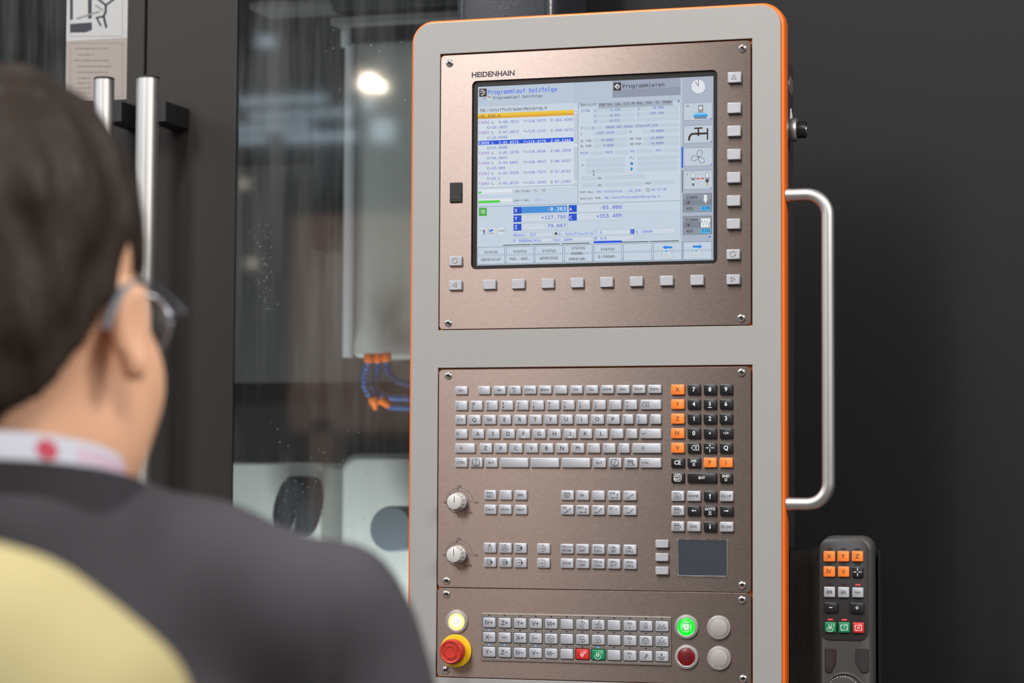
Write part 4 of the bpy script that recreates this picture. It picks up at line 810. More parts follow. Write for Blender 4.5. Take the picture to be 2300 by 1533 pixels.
# ------------------------------------------------------------------ machine control panel
mz1 = (P(1000, 1319.0)[1]+P(1660, 1331.4)[1])/2; mz0 = P(1000, 1518.7)[1]
mc = thing('jog_control_unit', 'lower brushed steel panel with jog keys, emergency stop and four round buttons', 'control panel', ((px0+px1)/2, 0, mz0))
panel_plate(mc, px0, px1, mz0, mz1)
for t in ((1001.7, 1333.6), (1666.1, 1346.3), (1000.6, 1504.1), (1668.5, 1523.5)): screw(mc, *t)
BY = -.0022
X0 = P(1080.8, 1430, BY)[0]; X1 = P(1506.8, 1440, BY)[0]; Z1 = (P(1080.5, 1376.3, BY)[1]+P(1506.8, 1384.7, BY)[1])/2; Zb = (P(1081.3, 1483.5, BY)[1]+P(1506.8, 1493.8, BY)[1])/2
kx0 = [P(1084.6, 1430, BY)[0]+i*(P(1471.9, 1440, BY)[0]-P(1084.6, 1430, BY)[0])/11 for i in range(12)]; kw = P(1112.8, 1430, BY)[0]-P(1084.6, 1430, BY)[0]
krow = [((P(1084.6, a, BY)[1]+P(1500, b, BY)[1])/2, (P(1084.6, c_, BY)[1]+P(1500, d, BY)[1])/2) for a, b, c_, d in ((1385.8, 1394.2, 1408.4, 1417.6), (1418.6, 1427.8, 1441.4, 1451.4), (1451.8, 1461.4, 1474.6, 1485.2))]
holes = [rrect(x-.0007, x+kw+.0007, zb-.0007, zt_+.0007, .0014, 3) for x in kx0 for zt_, zb in krow]
mb = MB(); mb.plate(rrect(X0, X1, Zb, Z1, .0004, 2), holes, BY, -.0000, .0006); blk = obj('key_block', mb, m_steel2, mc, label='raised satin steel key block')
obj('block_base', MB().box(X0+.001, X1-.001, -.0005, -.0001, Zb+.001, Z1-.001), m_dark, mc)
names = [[('IV+', 'B'), ('Z+', 'B'), ('Y+', 'B'), ('V+', 'B'), ('VI+', 'B'), '', 'sq1', 'tl1', '', ('FN\n1', 's'), 'man', 'tc1'],
         [('X\u2212', 'B'), 'osc', ('X+', 'B'), 'Vr', 'rap', '', 'sp1', 'sp2', '', ('FN\n2', 's'), 'eye', 'tc2'],
         [('Y\u2212', 'B'), ('Z\u2212', 'B'), ('IV\u2212', 'B'), ('V\u2212', 'B'), ('VI\u2212', 'B'), '', 'b0', 'b1', '', ('FN\n3', 's'), 'grip', 'lift']]
led_on = glow('blue_indicator_light', '3a86ff', 2.2); led_off = mat('dark_indicator', (.012, .011, .018), .3)
wd = {'sq1': 'with a rotated part symbol', 'tl1': 'with a tool clamping symbol', 'man': 'with a clamp figure symbol', 'tc1': 'with a tool magazine symbol', 'osc': 'with a wave symbol', 'Vr': 'with an arrow from a bar', 'rap': 'with a flash in a circle', 'sp1': 'with a spindle turning left', 'sp2': 'with a spindle turning right', 'eye': 'with a round clamp symbol', 'tc2': 'with a tool magazine and arrow symbol', 'b0': 'with a spindle and 0', 'b1': 'with a spindle and 1', 'grip': 'with a gripper symbol', 'lift': 'with a lifting arrow'}
for r, (zt_, zb) in enumerate(krow):
    for i, x in enumerate(kx0):
        n_ = names[r][i]; leg, sty = n_ if isinstance(n_, tuple) else (n_, 's')
        m_, ink, cn = (m_kr, m_white, 'red') if leg == 'b0' else ((m_kg, m_white, 'green') if leg == 'b1' else (m_ks, m_ink, 'silver'))
        words = wd.get(leg) or ('marked '+leg.replace('\n', ' ') if leg else 'without marking, %s row, column %d of the key block' % (('top', 'middle', 'bottom')[r], i+1))
        key(mc, x, x+kw, zt_, zb, -.0001, m_, leg, ink, cn+' jog key '+words, sty, hh=.0030, name='jog_key')
        lit = (r, i) in ((1, 0), (2, 0), (2, 1), (2, 3), (2, 7)); cx_ = x+kw/2; cz_ = zt_+.0026
        mb = MB(); mb.rings([[(p, y, q) for p, q in rrect(cx_-.0013, cx_+.0013, cz_-.0007, cz_+.0007, .0006, 3)] for y in (BY+.0002, BY-.00015)])
        obj('indicator_light', mb, led_on if lit else led_off, mc, label='blue indicator light, lit' if lit else None)
def ring_button(px, py, kind):
    x, z = P(px, py, -.002); c = (x, 0, z); R_ = .0146
    nm = {'g': 'green lit start push button with a program cycle symbol', 'r': 'dark red stop push button with a program cycle symbol', 'w': 'lit warm white power push button', 'b1': 'grey blank push button, upper one', 'b2': 'grey blank push button, lower one'}[kind]
    mb = MB(); mb.lathe(c, (0, -1, 0), [(R_, 0), (R_, .0012), (R_*.975, .0022), (R_*.78, .0027), (R_*.745, .0024), (R_*.74, .0008)], 64, True, False); b = obj('push_button', mb, m_gring, mc, 40, label=nm)
    if kind[0] == 'b':
        mb = MB(); mb.lathe(c, (0, -1, 0), [(R_*.74, .0008), (R_*.735, .0030), (R_*.70, .0033), (.0001, .0031)], 64); obj('blank_cap', mb, m_gcap, b, 40); return
    M = {'g': None, 'r': None, 'w': None}
    colr, edge, k = {'g': ((0.62, 1.0, 0.62), (0.0, 0.82, 0.02), 1.15), 'r': ((0.22, .003, .006), (0.22, .003, .006), .25), 'w': ((1.0, .90, .62), (0.95, .60, .16), 1.15)}[kind]
    Mt = bpy.data.materials.new('lit_button_lens_'+kind); Mt.use_nodes = True; nt = Mt.node_tree; N = nt.nodes; L = nt.links; b_ = N['Principled BSDF']
    tc = N.new('ShaderNodeTexCoord'); ln = N.new('ShaderNodeVectorMath'); ln.operation = 'LENGTH'; cr = N.new('ShaderNodeValToRGB'); mr = N.new('ShaderNodeMath'); mr.operation = 'MULTIPLY'; mr.inputs[1].default_value = 1/.0108
    L.new(tc.outputs['Object'], ln.inputs[0]); L.new(ln.outputs['Value'], mr.inputs[0]); L.new(mr.outputs[0], cr.inputs[0]); L.new(cr.outputs[0], b_.inputs['Emission Color'])
    cr.color_ramp.elements[0].position = .25 if kind == 'g' else .3; cr.color_ramp.elements[0].color = (1.0, 1.0, .96, 1) if kind == 'w' else (*colr, 1)
    cr.color_ramp.elements[1].position = .72 if kind != 'w' else .9; cr.color_ramp.elements[1].color = (*edge, 1)
    b_.inputs['Base Color'].default_value = (*[q*.5 for q in edge], 1); b_.inputs['Emission Strength'].default_value = k; b_.inputs['Roughness'].default_value = .3
    mb = MB(); mb.lathe(c, (0, -1, 0), [(R_*.735, .0006), (R_*.725, .0022), (R_*.69, .0026), (.0001, .0027)], 64); lo = obj('lens', mb, Mt, b, 40, label=nm.split(' push')[0]+' lens')
    mb = MB(); u = .0042 if kind != 'w' else .0058; y = -.00285
    if kind == 'w': draw_shape(mb, 'power', x, z, u, y)
    else:
        for p0, p1 in (((-1, 1), (.9, 1)), ((1, 1), (1, -.8)), ((1, -1), (-.8, -1)), ((-.9, -1), (-.9, -.1))): ribbon(mb, [(x+p0[0]*u, z+p0[1]*u), (x+p1[0]*u, z+p1[1]*u)], u*.17, y)
        for a, b2, c2 in (((.9, 1.18), (.9, .82), (1.1, 1)), ((.8, -.6), (1.2, -.6), (1, -1)), ((-.6, -.8), (-.6, -1.2), (-.95, -1)), ((-1.1, -.35), (-.7, -.35), (-.9, 0))): fillp(mb, [(x+q[0]*u, z+q[1]*u) for q in (a, b2, c2)], y)
        if kind == 'g': ribbon(mb, [(x, z+u*.4), (x, z-u*.4)], u*.17, y)
        else: ribbon(mb, [(x+.4*u*math.cos(t), z+.4*u*math.sin(t)) for t in [PI/8*i for i in range(16)]], u*.2, y, True)
    obj('button_symbol', mb, m_ink if kind != 'w' else mat('amber_print', (.30, .17, .06), .6), lo)
ring_button(1541.4, 1406.8, 'g'); ring_button(1541.7, 1474.6, 'r'); ring_button(1613.9, 1408.5, 'b1'); ring_button(1614.6, 1477.3, 'b2'); ring_button(1025.2, 1395, 'w')
# emergency stop
x, z = P(1024.2, 1461); c = (x, 0, z)
es = obj('emergency_stop', MB().lathe(c, (0, -1, 0), [(.0203, .0001), (.0205, .0018), (.0200, .0024), (.0168, .0027), (.0001, .0027)], 64), m_yellow, mc, 40, label='emergency stop on a yellow disc')
mb = MB(); mb.lathe(c, (0, -1, 0), [(.0135, .0026), (.0135, .007), (.0150, .0085), (.0157, .012), (.0155, .0185), (.0146, .0210), (.0134, .0222), (.0122, .0220), (.0117, .0214), (.0080, .0214), (.0076, .0222), (.0068, .0222), (.0064, .0214), (.0001, .0212)], 72, ribs=(36, .0, 0, 0)); cap = obj('mushroom_cap', mb, m_red, es, 45, label='red mushroom cap')
mb = MB()
for a0 in (20, 140, 260):
    a = arc(x, z, .0099, a0+70, a0, 10); ribbon(mb, a, .0009, -.02155); q = a[-1]; t = math.radians(a0-12)
    fillp(mb, [(x+.0099*math.cos(t), z+.0099*math.sin(t)), (x+.0084*math.cos(math.radians(a0)), z+.0084*math.sin(math.radians(a0))), (x+.0114*math.cos(math.radians(a0)), z+.0114*math.sin(math.radians(a0)))], -.02155)
obj('turn_arrows', mb, mat('dark_red_print', (.22, .012, .01), .5), cap)

# ================================================================== HAND PENDANT AND ITS HOLDER
HY = 0.03; Q = Crop(1760, 1180, 4.342)
def PQ(x, y, Y=None): return P(*Q(x, y), HY if Y is None else Y)
xl, xr2 = PQ(345, 600)[0], PQ(868, 600)[0]; zt = PQ(600, 97)[1]
pb = thing('hand_pendant', 'charcoal handheld handwheel pendant with coloured keys standing in black holder', 'remote control', ((xl+xr2)/2, HY+.02, 1.02))
zk = PQ(600, 1118)[1]
mb = MB()
rs = []
for y, ins, b in ((HY+.036, .004, 0), (HY+.030, 0, 0), (HY+.010, 0, 0), (HY+.003, .0012, 0), (HY, .004, 0)):
    rs.append([(px_, y, pz_) for px_, pz_ in rrect(xl+ins, xr2-ins, 1.03+ins, zt-ins, .0165, 8)])
mb.rings(rs); obj('body', mb, m_pend2, pb, 40, label='dark grey rounded body')
fx0, fx1 = PQ(352, 600)[0], PQ(828, 600)[0]; fz1 = PQ(600, 128)[1]; fz0 = zk
mb = MB(); mb.rings([[(a, y, b) for a, b in rrect(fx0+i, fx1-i, fz0+i, fz1-i, .012, 8)] for y, i in ((HY+.001, 0), (HY-.0008, 0), (HY-.0014, .0008))]); fp = obj('key_field', mb, m_pend, pb, 40, label='charcoal key field')
def pk(x0, y0, x1, y1, leg, colr, words, st_='B'):
    Y = HY-.003; X0_, Z1_ = PQ(x0, y0, Y); X1_, Z0_ = PQ(x1, y1, Y)
    m_, ink, cn = {'s': (m_ks, m_ink, 'silver'), 'o': (m_ko, m_ink, 'orange'), 'k': (m_kb, m_white, 'black'), 'r': (m_kr, m_white, 'red'), 'g': (m_kg, m_white, 'green')}[colr]
    key(pb, X0_, X1_, Z1_, Z0_, HY-.0014, m_, leg, ink, cn+' pendant key '+words, st_, hh=.003, name='pendant_key')
for x, t in ((390, 'X'), (527, 'Y'), (665, 'Z')): pk(x, 247, x+112, 350, t, 'o', 'marked '+t)
pk(390, 396, 502, 498, 'IV', 'o', 'marked IV'); pk(530, 397, 641, 499, 'V', 'o', 'marked V'); pk(667, 399, 779, 502, 'cross', 'k', 'with four arrows meeting')
pk(393, 595, 504, 697, 'w4', 's', 'with a fast wave symbol'); pk(530, 597, 641, 700, 'w3', 's', 'with a medium wave symbol'); pk(668, 600, 780, 702, 'osc', 's', 'with a slow wave symbol')
pk(397, 745, 528, 848, 'minus', 'k', 'marked minus'); pk(652, 748, 785, 852, 'plus', 'k', 'marked plus')
pk(402, 938, 513, 1040, 'b1', 'g', 'with a spindle symbol'); pk(537, 940, 647, 1043, 'p1', 'g', 'with a cycle and bar'); pk(675, 943, 786, 1046, 'p0', 'r', 'with a cycle and ring')
red_on = glow('red_indicator_light', 'ff3030', 3.0); red_off = mat('dark_red_indicator', (.035, .004, .005), .4)
for x, y, on in ((447, 224, 0), (583, 226, 0), (722, 228, 0), (447, 373, 0), (583, 374, 0), (722, 377, 0), (450, 571, 0), (587, 574, 0), (725, 576, 1), (455, 914, 1), (593, 917, 1), (730, 922, 0)):
    a, b = PQ(x, y, HY-.0015); mb = MB(); mb.rings([[(p, yy, q) for p, q in rrect(a-.0031, a+.0031, b-.0007, b+.0007, .0006, 3)] for yy in (HY-.0013, HY-.0017)])
    obj('indicator_light', mb, red_on if on else red_off, pb, label='red indicator light, lit' if on else None)
for x0, x1, mir in ((405, 512, 0), (703, 832, 1)):
    a0, b0 = PQ(x0, 1190); a1, b1 = PQ(x1, 1435); w = a1-a0; hgt = b0-b1
    out = [(a0+.1*w, b0), (a1-.1*w, b0), (a1, b0-.06*hgt)]+([(a1, b1+.08*hgt), (a1-.15*w, b1), (a0+.45*w, b1), (a0, b1+.4*hgt)] if mir else [(a1, b1+.4*hgt), (a0+.55*w, b1), (a0+.15*w, b1), (a0, b1+.08*hgt)])+[(a0, b0-.06*hgt)]
    mb = MB(); mb.plate(out, [], HY-.0016, HY+.001, .0008); g_ = obj('enabling_button', mb, m_pend if mir else mat('dark_brown_plastic', (.022, .012, .009), .5), pb, label='angular black enabling button')
    for k in range(4): mb = MB(); xx = (a1-.12*w-k*.13*w) if mir else (a0+.15*w+k*.13*w); mb.tube([(xx, HY-.0018, b0-.07*hgt), (xx, HY-.0018, b1+(.12 if mir else .2)*hgt)], .0003, 6); obj('grip_ridge', mb, m_pend2, g_)
a, b = P(1898, 1557, HY); mb = MB(); mb.lathe((a, HY, b), (0, -1, 0), [(.026, 0), (.026, .002), (.0245, .004), (.0235, .004), (.023, .002), (.0222, .002), (.0218, .014), (.0205, .0155), (.010, .0156), (.0001, .0150)], 80, True, True, (40, .02, .0025, .0145)); hw = obj('handwheel', mb, m_pend2, pb, 35, label='black knurled handwheel')
for k in range(40):
    t = 2*PI*k/40; mb = MB(); mb.sphere((a+.0212*math.cos(t), HY-.0152, b+.0212*math.sin(t)), .0008, 8, 5); obj('bright_stud', mb, m_chrome, hw, 60)
# holder
hx0, hx1 = P(1774, 1300, .06)[0], P(1978, 1300, .06)[0]; hz = P(1800, 1232, .06)[1]
ho = thing('pendant_holder', 'black textured sheet metal holder bracket behind the hand pendant', 'bracket', ((hx0+hx1)/2, .1, .75))
xm0 = P(1838, 1300, .06)[0]+.004; xm1 = P(1962, 1300, .06)[0]-.002
mb = MB(); mb.box(hx0, xm0, .06, .35, .75, hz); obj('side_box', mb, m_black2, ho, label='wide left side box')
mb = MB(); mb.rings([[(a, b, z_) for a, b in rrect(hx0-.0006, xm0+.0006, .0594, .35, .002, 2)] for z_ in (hz-.0002, hz+.0012)]); obj('top_lip', mb, m_black, ho)
mb = MB(); mb.box(xm0-.001, hx1, .083, .086, .75, hz-.002); obj('back_sheet', mb, m_black2, ho)
mb = MB(); mb.rings([[(a, b, z_) for a, b in rrect(hx1-.003, hx1+.001, .052, .088, .0015, 3)] for z_ in (.75, hz)]); obj('side_flange', mb, m_black, ho, 40)
mb = MB(); mb.box(xm0-.001, hx1, .03, .083, .98, 1.0); obj('rest', mb, m_black2, ho)

# ================================================================== MACHINE SHELL, DOORS, ROOM
CW = .35    # cabinet face
cx0 = P(1250, 30, CW)[0]
struct('floor', MB().box(-9, 9, -14, 5, -.02, 0), mat('hall_floor', (.15, .125, .115), .45, var=(3, (1, 1, 1), .15)))
struct('wall_right', MB().box(cx0, 2.6, CW, 3.0, 0, 2.9), m_black, label='black textured machine cabinet side')
px_a, px_b = P(1021, 30, .17)[0], P(1246, 30, .17)[0]
mb = MB(); mb.rings([[(a, b, z_) for a, b in rrect(px_a, px_b, .17, .34, .016, 6)] for z_ in (0, 2.9)]); col_ = struct('trim_1', mb, mat('glossy_dark_post', (.03, .033, .042), .22, 0, .6, bump=(300, (1, 1, 1), .25, .0006)), 50, label='dark glossy mounting post rising behind the console')
DY = .55; g0 = P(524.5, 700, DY)[0]; gR = P(1290, 700, DY)[0]; dsp = P(326, 150, DY)[0]; lfx = P(148, 150, DY)[0]
def pane(parent, x0, x1, z0, z1, Y):
    Mt = MATS.get('machine_glass')
    if not Mt:
        Mt = bpy.data.materials.new('machine_glass'); Mt.use_nodes = True; nt = Mt.node_tree; N = nt.nodes; L = nt.links; N.remove(N['Principled BSDF']); out = N['Material Output']
        tr_ = N.new('ShaderNodeBsdfTransparent'); tr_.inputs[0].default_value = (.60, .63, .62, 1)
        gl = N.new('ShaderNodeBsdfGlossy'); gl.inputs['Roughness'].default_value = .04
        fr = N.new('ShaderNodeFresnel'); fr.inputs[0].default_value = 1.62
        df = N.new('ShaderNodeBsdfDiffuse'); df.inputs[0].default_value = (.62, .64, .63, 1)
        tc = N.new('ShaderNodeTexCoord'); mp = N.new('ShaderNodeMapping'); mp.inputs['Scale'].default_value = (26, 26, 2.2); nz = N.new('ShaderNodeTexNoise'); nz.inputs['Scale'].default_value = 1; nz.inputs['Detail'].default_value = 5; nz.inputs['Roughness'].default_value = .65
        n2 = N.new('ShaderNodeTexNoise'); n2.inputs['Scale'].default_value = 3.2; n2.inputs['Detail'].default_value = 3
        mul = N.new('ShaderNodeMath'); mul.operation = 'MULTIPLY'; rm = N.new('ShaderNodeMapRange'); rm.inputs[1].default_value = .2; rm.inputs[2].default_value = .42; rm.inputs[3].default_value = .02; rm.inputs[4].default_value = .12
        L.new(tc.outputs['Object'], mp.inputs[0]); L.new(mp.outputs[0], nz.inputs['Vector']); L.new(tc.outputs['Object'], n2.inputs['Vector']); L.new(nz.outputs[0], mul.inputs[0]); L.new(n2.outputs[0], mul.inputs[1]); L.new(mul.outputs[0], rm.inputs[0])
        m1 = N.new('ShaderNodeMixShader'); m2 = N.new('ShaderNodeMixShader')
        L.new(rm.outputs[0], m1.inputs[0]); L.new(tr_.outputs[0], m1.inputs[1]); L.new(df.outputs[0], m1.inputs[2]); L.new(fr.outputs[0], m2.inputs[0]); L.new(m1.outputs[0], m2.inputs[1]); L.new(gl.outputs[0], m2.inputs[2]); L.new(m2.outputs[0], out.inputs[0])
        MATS['machine_glass'] = Mt
    mb = MB(); mb.add([(x0, Y, z0), (x1, Y, z0), (x1, Y, z1), (x0, Y, z1)], [(0, 1, 2, 3)]); return obj('pane', mb, Mt, parent, label='streaked dark-tinted glass pane')
d2 = struct('door_2', MB().plate([(dsp+.0022, 0.05), (gR+.4, .05), (gR+.4, 2.9), (dsp+.0022, 2.9)], [[(g0, .35), (gR, .35), (gR, 2.62), (g0, 2.62)]], DY, DY+.004, .001), m_door, label='right sliding door leaf with wide window')
pane(d2, g0, gR, .35, 2.62, DY+.0042)
mb = MB(); mb.plate([(g0-.003, .347), (gR+.003, .347), (gR+.003, 2.623), (g0-.003, 2.623)], [[(g0+.001, .351), (gR-.001, .351), (gR-.001, 2.619), (g0+.001, 2.619)]], DY-.001, DY+.004); obj('window_seal', mb, m_rubber, d2)
d1 = struct('door_1', MB().plate([(-3.2, .05), (dsp-.0022, .05), (dsp-.0022, 2.9), (-3.2, 2.9)], [[(-3.0, .35), (lfx, .35), (lfx, 2.62), (-3.0, 2.62)]], DY, DY+.004, .001), m_door, label='left sliding door leaf')
pane(d1, -3.0, lfx, .35, 2.62, DY+.0042)
# door handles
TY = DY-.085
for pxa, pxb, top, nm, dr in ((211, 253, 180, 'left', d1), (307, 355, 178, 'right', d2)):
    a, b = P(pxa, 300, TY)[0], P(pxb, 300, TY)[0]; zt_ = P(pxa, top, TY)[1]; r = (b-a)/2; x = (a+b)/2
    h_ = thing('door_handle', 'vertical silver tube handle of the %s door leaf' % nm, 'handle', (x, TY, .7), 'door handles')
    h_['label'] = 'tall vertical silver tube handle nearest the window' if nm == 'right' else 'vertical silver tube handle in front of the white notice'
    mb = MB(); mb.lathe((x, TY, .7), (0, 0, 1), [(r, 0), (r, zt_-.7)], 40); obj('tube', mb, m_alu, h_, 40)
    mb = MB(); mb.lathe((x, TY, zt_-.001), (0, 0, 1), [(r*1.0, 0), (r*1.0, .003), (r*.92, .004)], 40); obj('end_cap', mb, m_rubber, h_, 40)
    zc_ = P(pxa, 250, TY)[1]
    for zz in (zc_, .95): mb = MB(); mb.box(x-.002, x+.030, TY, DY, zz-.017, zz+.014); obj('bracket', mb, m_rubber, h_)
# notice on the left leaf
LY = DY-.0006
lx0, lx1 = P(149, 100, LY)[0], P(286, 100, LY)[0]; lzm = P(215, 89, LY)[1]; lzb = P(215, 226, LY)[1]; lzt = P(215, -60, LY)[1]
nt_ = thing('safety_notice', 'white safety notice with falling figure pictogram above beige text block', 'notice', ((lx0+lx1)/2, LY, lzb))
obj('pictogram_sheet', MB().box(lx0, lx1, LY-.0006, LY+.0004, lzm, lzt), mat('white_card', (.40, .40, .40), .5), nt_)
obj('text_sheet', MB().box(lx0, lx1, LY-.0004, LY+.0004, lzb, lzm), mat('beige_card', (.29, .25, .225), .5), nt_)
NQ = Crop(130, 0, 6.389); mb = MB(); ye = LY-.0009
def nq(x, y): return P(*NQ(x, y), LY)
for pts in ([(178, -200), (218, -200), (218, 285), (182, 285)], [(435, -200), (488, -200), (488, 265), (437, 270)], [(180, 345), (490, 322), (492, 430), (400, 465), (182, 468)]): fillp(mb, [nq(*p) for p in pts], ye)
def nl(pts, w): ribbon(mb, [nq(*p) for p in pts], w/6.389*.00064, ye-.00002)
nl([(560, -30), (690, 75), (820, -20)], 34); nl([(690, 75), (690, 170), (660, 235), (700, 400)], 40); nl([(660, 235), (560, 255), (620, 375)], 30)
nl([(700, -60), (700, -20)], 60)
obj('pictogram', mb, m_ink, nt_)
mb = MB(); ribbon(mb, [nq(270, 270), nq(600, 165)], .0028, ye-.00004); ribbon(mb, [nq(540, 75), nq(650, 150)], .0028, ye-.00004); obj('grey_bars', mb, mat('mid_grey_ink', (.2, .2, .19), .6), nt_)
mb = MB()
for y, x0, x1 in ((695, 250, 720), (785, 285, 540), (865, 240, 760), (950, 280, 790), (1035, 285, 720), (1120, 290, 480), (1190, 285, 490), (1262, 290, 480), (1330, 290, 470)):
    x = x0; random.seed(int(y))
    while x < x1-20:
        w = random.choice((30, 45, 65, 80)); w = min(w, x1-x); ribbon(mb, [nq(x, y), nq(x+w, y)], .0016, ye); x += w+16
obj('text_lines', mb, mat('brown_grey_ink', (.19, .165, .15), .6), nt_)
mb = MB(); ribbon(mb, [nq(175, -200), nq(175, 520), nq(930, 520), nq(930, -200)], .0008, ye); ribbon(mb, [nq(180, 615), nq(925, 615), nq(925, 1390), nq(180, 1390)], .0012, ye, True); obj('border_lines', mb, mat('grey_ink', (.27, .25, .24), .6), nt_)

# ------------------------------------------------------------------ inside the machine (behind the glass)
IY = 2.1
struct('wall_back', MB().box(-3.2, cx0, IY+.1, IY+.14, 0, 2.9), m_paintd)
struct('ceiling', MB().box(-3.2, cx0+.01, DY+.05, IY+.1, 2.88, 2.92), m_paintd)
def slab(name, px0_, px1_, py0, py1, Y, dep, m, label, cat, r=0.0, **kw):
    a = P(px0_, py1, Y); b = P(px1_, py0, Y)
    mb = MB(); rr_ = max(r, .003); mb.rings([[(p, y, q) for p, q in rrect(a[0]+i, b[0]-i, a[1]+i, b[1]-i, rr_, 8)] for y, i in ((Y+dep, 0), (Y+rr_*.5, 0), (Y+rr_*.12, rr_*.15), (Y, rr_*.45))])
    o = obj(name, mb, m, None, 50, label, base=True); o['category'] = cat; return o
m_cover = mat('grey_sheet_cover', (.24, .25, .245), .5)
slab('sheet_cover', 300, 1300, 345, 862, IY, .05, m_cover, 'wide grey sheet cover on the rear wall inside the machine', 'cover')
slab('cable_channel', 700, 752, -150, 560, 1.9, .08, m_navy, 'dark vertical cable channel behind the machine window', 'channel')
slab('spindle_housing', 792, 1240, 70, 802, 1.45, .4, m_paintw, 'large light grey spindle housing hanging inside the machine', 'machine part', .012)
sp = thing('guide_tube', 'upright pale tube beside the spindle housing inside the machine', 'tube', tuple(at(780, 800, 1.42)))
a = at(781, 802, 1.42); b = at(783, 100, 1.42)
obj('lower_tube', MB().tube([(a.x, a.y, a.z), (a.x, a.y, b.z)], .0108, 24), mat('pale_enamel', (.72, .77, .82), .35), sp, 50)
b2 = at(774, 50, 1.42); obj('upper_tube', MB().tube([(a.x-.005, a.y-.01, b.z-.006), (a.x-.005, a.y-.01, b2.z)], .0108, 24), MATS['pale_enamel'], sp, 50)
slab('cross_beam', 745, 1240, -300, 24, 1.35, .3, m_navy, 'dark cross beam at the top behind the window', 'beam')
slab('beam_strip', 742, 1240, 25, 42, 1.36, .05, m_cover, 'grey strip along the underside of the dark cross beam', 'strip')
slab('upper_rail', 560, 742, -5, 22, 1.6, .1, m_cover, 'grey rail at the upper left behind the window', 'rail')
tb_ = slab('machine_table', 300, 722, 1038, 1700, 1.5, .5, m_paintw, 'pale painted table casting at the bottom left behind the window', 'machine table', .015)
tc_ = slab('trunnion_cradle', 757, 960, 1018, 1700, 1.42, .35, m_paintw, 'rounded pale trunnion cradle below the coolant hoses', 'machine part', .03)
a = at(655, 1140, 1.40); mb = MB(); mb.lathe((a.x, a.y+.09, a.z), (-.25, -1, 0), [(.055, 0), (.055, .085), (.048, .09), (.001, .09)], 40); 
for i, v in enumerate(mb.v): d_ = Vector(v)-a; mb.v[i] = (a.x+d_.x*.62+d_.z*.18, v[1], a.z+d_.z*1.1)
obj('rotary_bore', mb, m_navy, tb_, 50, 'dark oval bore')
a = at(876, 1188, 1.25); mb = MB(); mb.lathe((a.x, a.y+.1, a.z), (0, -1, 0), [(.036, 0), (.042, .02), (.042, .09), (.0395, .096), (.0001, .097)], 48); mb.lathe((a.x, a.y+.2, a.z), (0, -1, 0), [(.02, 0), (.02, .11)], 20); obj('rotary_disc', mb, m_discm, tc_, 40, 'round blue-grey metal disc')
# coolant hoses
def hose(pts2, Y, label, tip=None):
    t = thing('coolant_hose', label, 'hose', tuple(at(pts2[0][0], pts2[0][1], Y)), 'segmented coolant hoses')
    P3 = [at(x, y, Y) for x, y in pts2]; ln = [0]
    for i in range(1, len(P3)): ln.append(ln[-1]+(P3[i]-P3[i-1]).length)
    a = P3[0]; obj('connector', MB().lathe((a.x, a.y, a.z+.012), (0, 0, -1), [(.0085, 0), (.0095, .004), (.0095, .014), (.007, .018)], 20), m_orh, t, 40, label='orange connector')
    n = int(ln[-1]/.0085); 
    for k in range(1, n):
        d = k*.0085; i = max(j for j in range(len(ln)-1) if ln[j] <= d); f = (d-ln[i])/(ln[i+1]-ln[i]); c = P3[i].lerp(P3[i+1], f); dr = (P3[i+1]-P3[i]).normalized()
        obj('segment', MB().lathe(tuple(c-dr*.005), tuple(dr), [(.0052, 0), (.0072, .003), (.0066, .006), (.0045, .010)], 12), m_blue, t, 50)
    if tip:
        c = P3[-1]; e = at(tip[0], tip[1], Y); dr = (e-c); L_ = dr.length
        obj('nozzle', MB().lathe(tuple(c-dr.normalized()*.004), tuple(dr), [(.0105, 0), (.0110, .008), (.0085, L_*.5), (.004, L_)], 20), m_orh, t, 40, label='orange nozzle')
hose([(828, 808), (818, 840), (818, 865), (830, 888), (840, 898)], 1.38, 'blue segmented hose with orange nozzle, leftmost under the housing', (845, 925))
hose([(848, 808), (846, 840), (840, 868), (850, 885), (880, 893), (935, 894)], 1.40, 'blue segmented hose bending right, middle of the three')
hose([(868, 806), (872, 835), (890, 855), (935, 866)], 1.39, 'blue segmented hose curving away, rightmost under the housing')
t = thing('coolant_nozzle', 'orange nozzle on a level blue hose under the other hoses', 'nozzle', tuple(at(866, 900, 1.36)))
a, b = at(858, 897, 1.36), at(878, 912, 1.36); obj('tip', MB().tube([a, b], [.0105, .007], 20), m_orh, t, 40)
a, b = at(872, 913, 1.36), at(945, 917, 1.36); obj('hose', MB().tube([a.lerp(b, k/24) for k in range(25)], [.0065 if k % 2 else .0054 for k in range(25)], 14), m_blue, t, 40)
# water drops on the window
random.seed(3); mb = MB()
for k in range(260):
    if k < 120: px_, py_ = random.gauss(690, 70), random.gauss(1110, 70)
    elif k < 200: px_, py_ = random.gauss(850, 55), random.gauss(190, 60)
    elif k < 250: px_, py_ = random.gauss(588, 14), random.uniform(500, 700)
    else: px_, py_ = random.uniform(540, 915), random.uniform(60, 1250)
    if not (532 < px_ < 918 and 20 < py_ < 1260): continue
    c = at(px_, py_, DY+.0040); r = random.uniform(.0004, .0011)
    mb.sphere(c, r, 7, 4, (1, .4, 1.15))
o = obj('water_drops', mb, mat('water_drop', (.30, .32, .34), .1, .2, .9), None, 60, 'fine water drops scattered over the machine window', kind='stuff'); o['category'] = 'water'

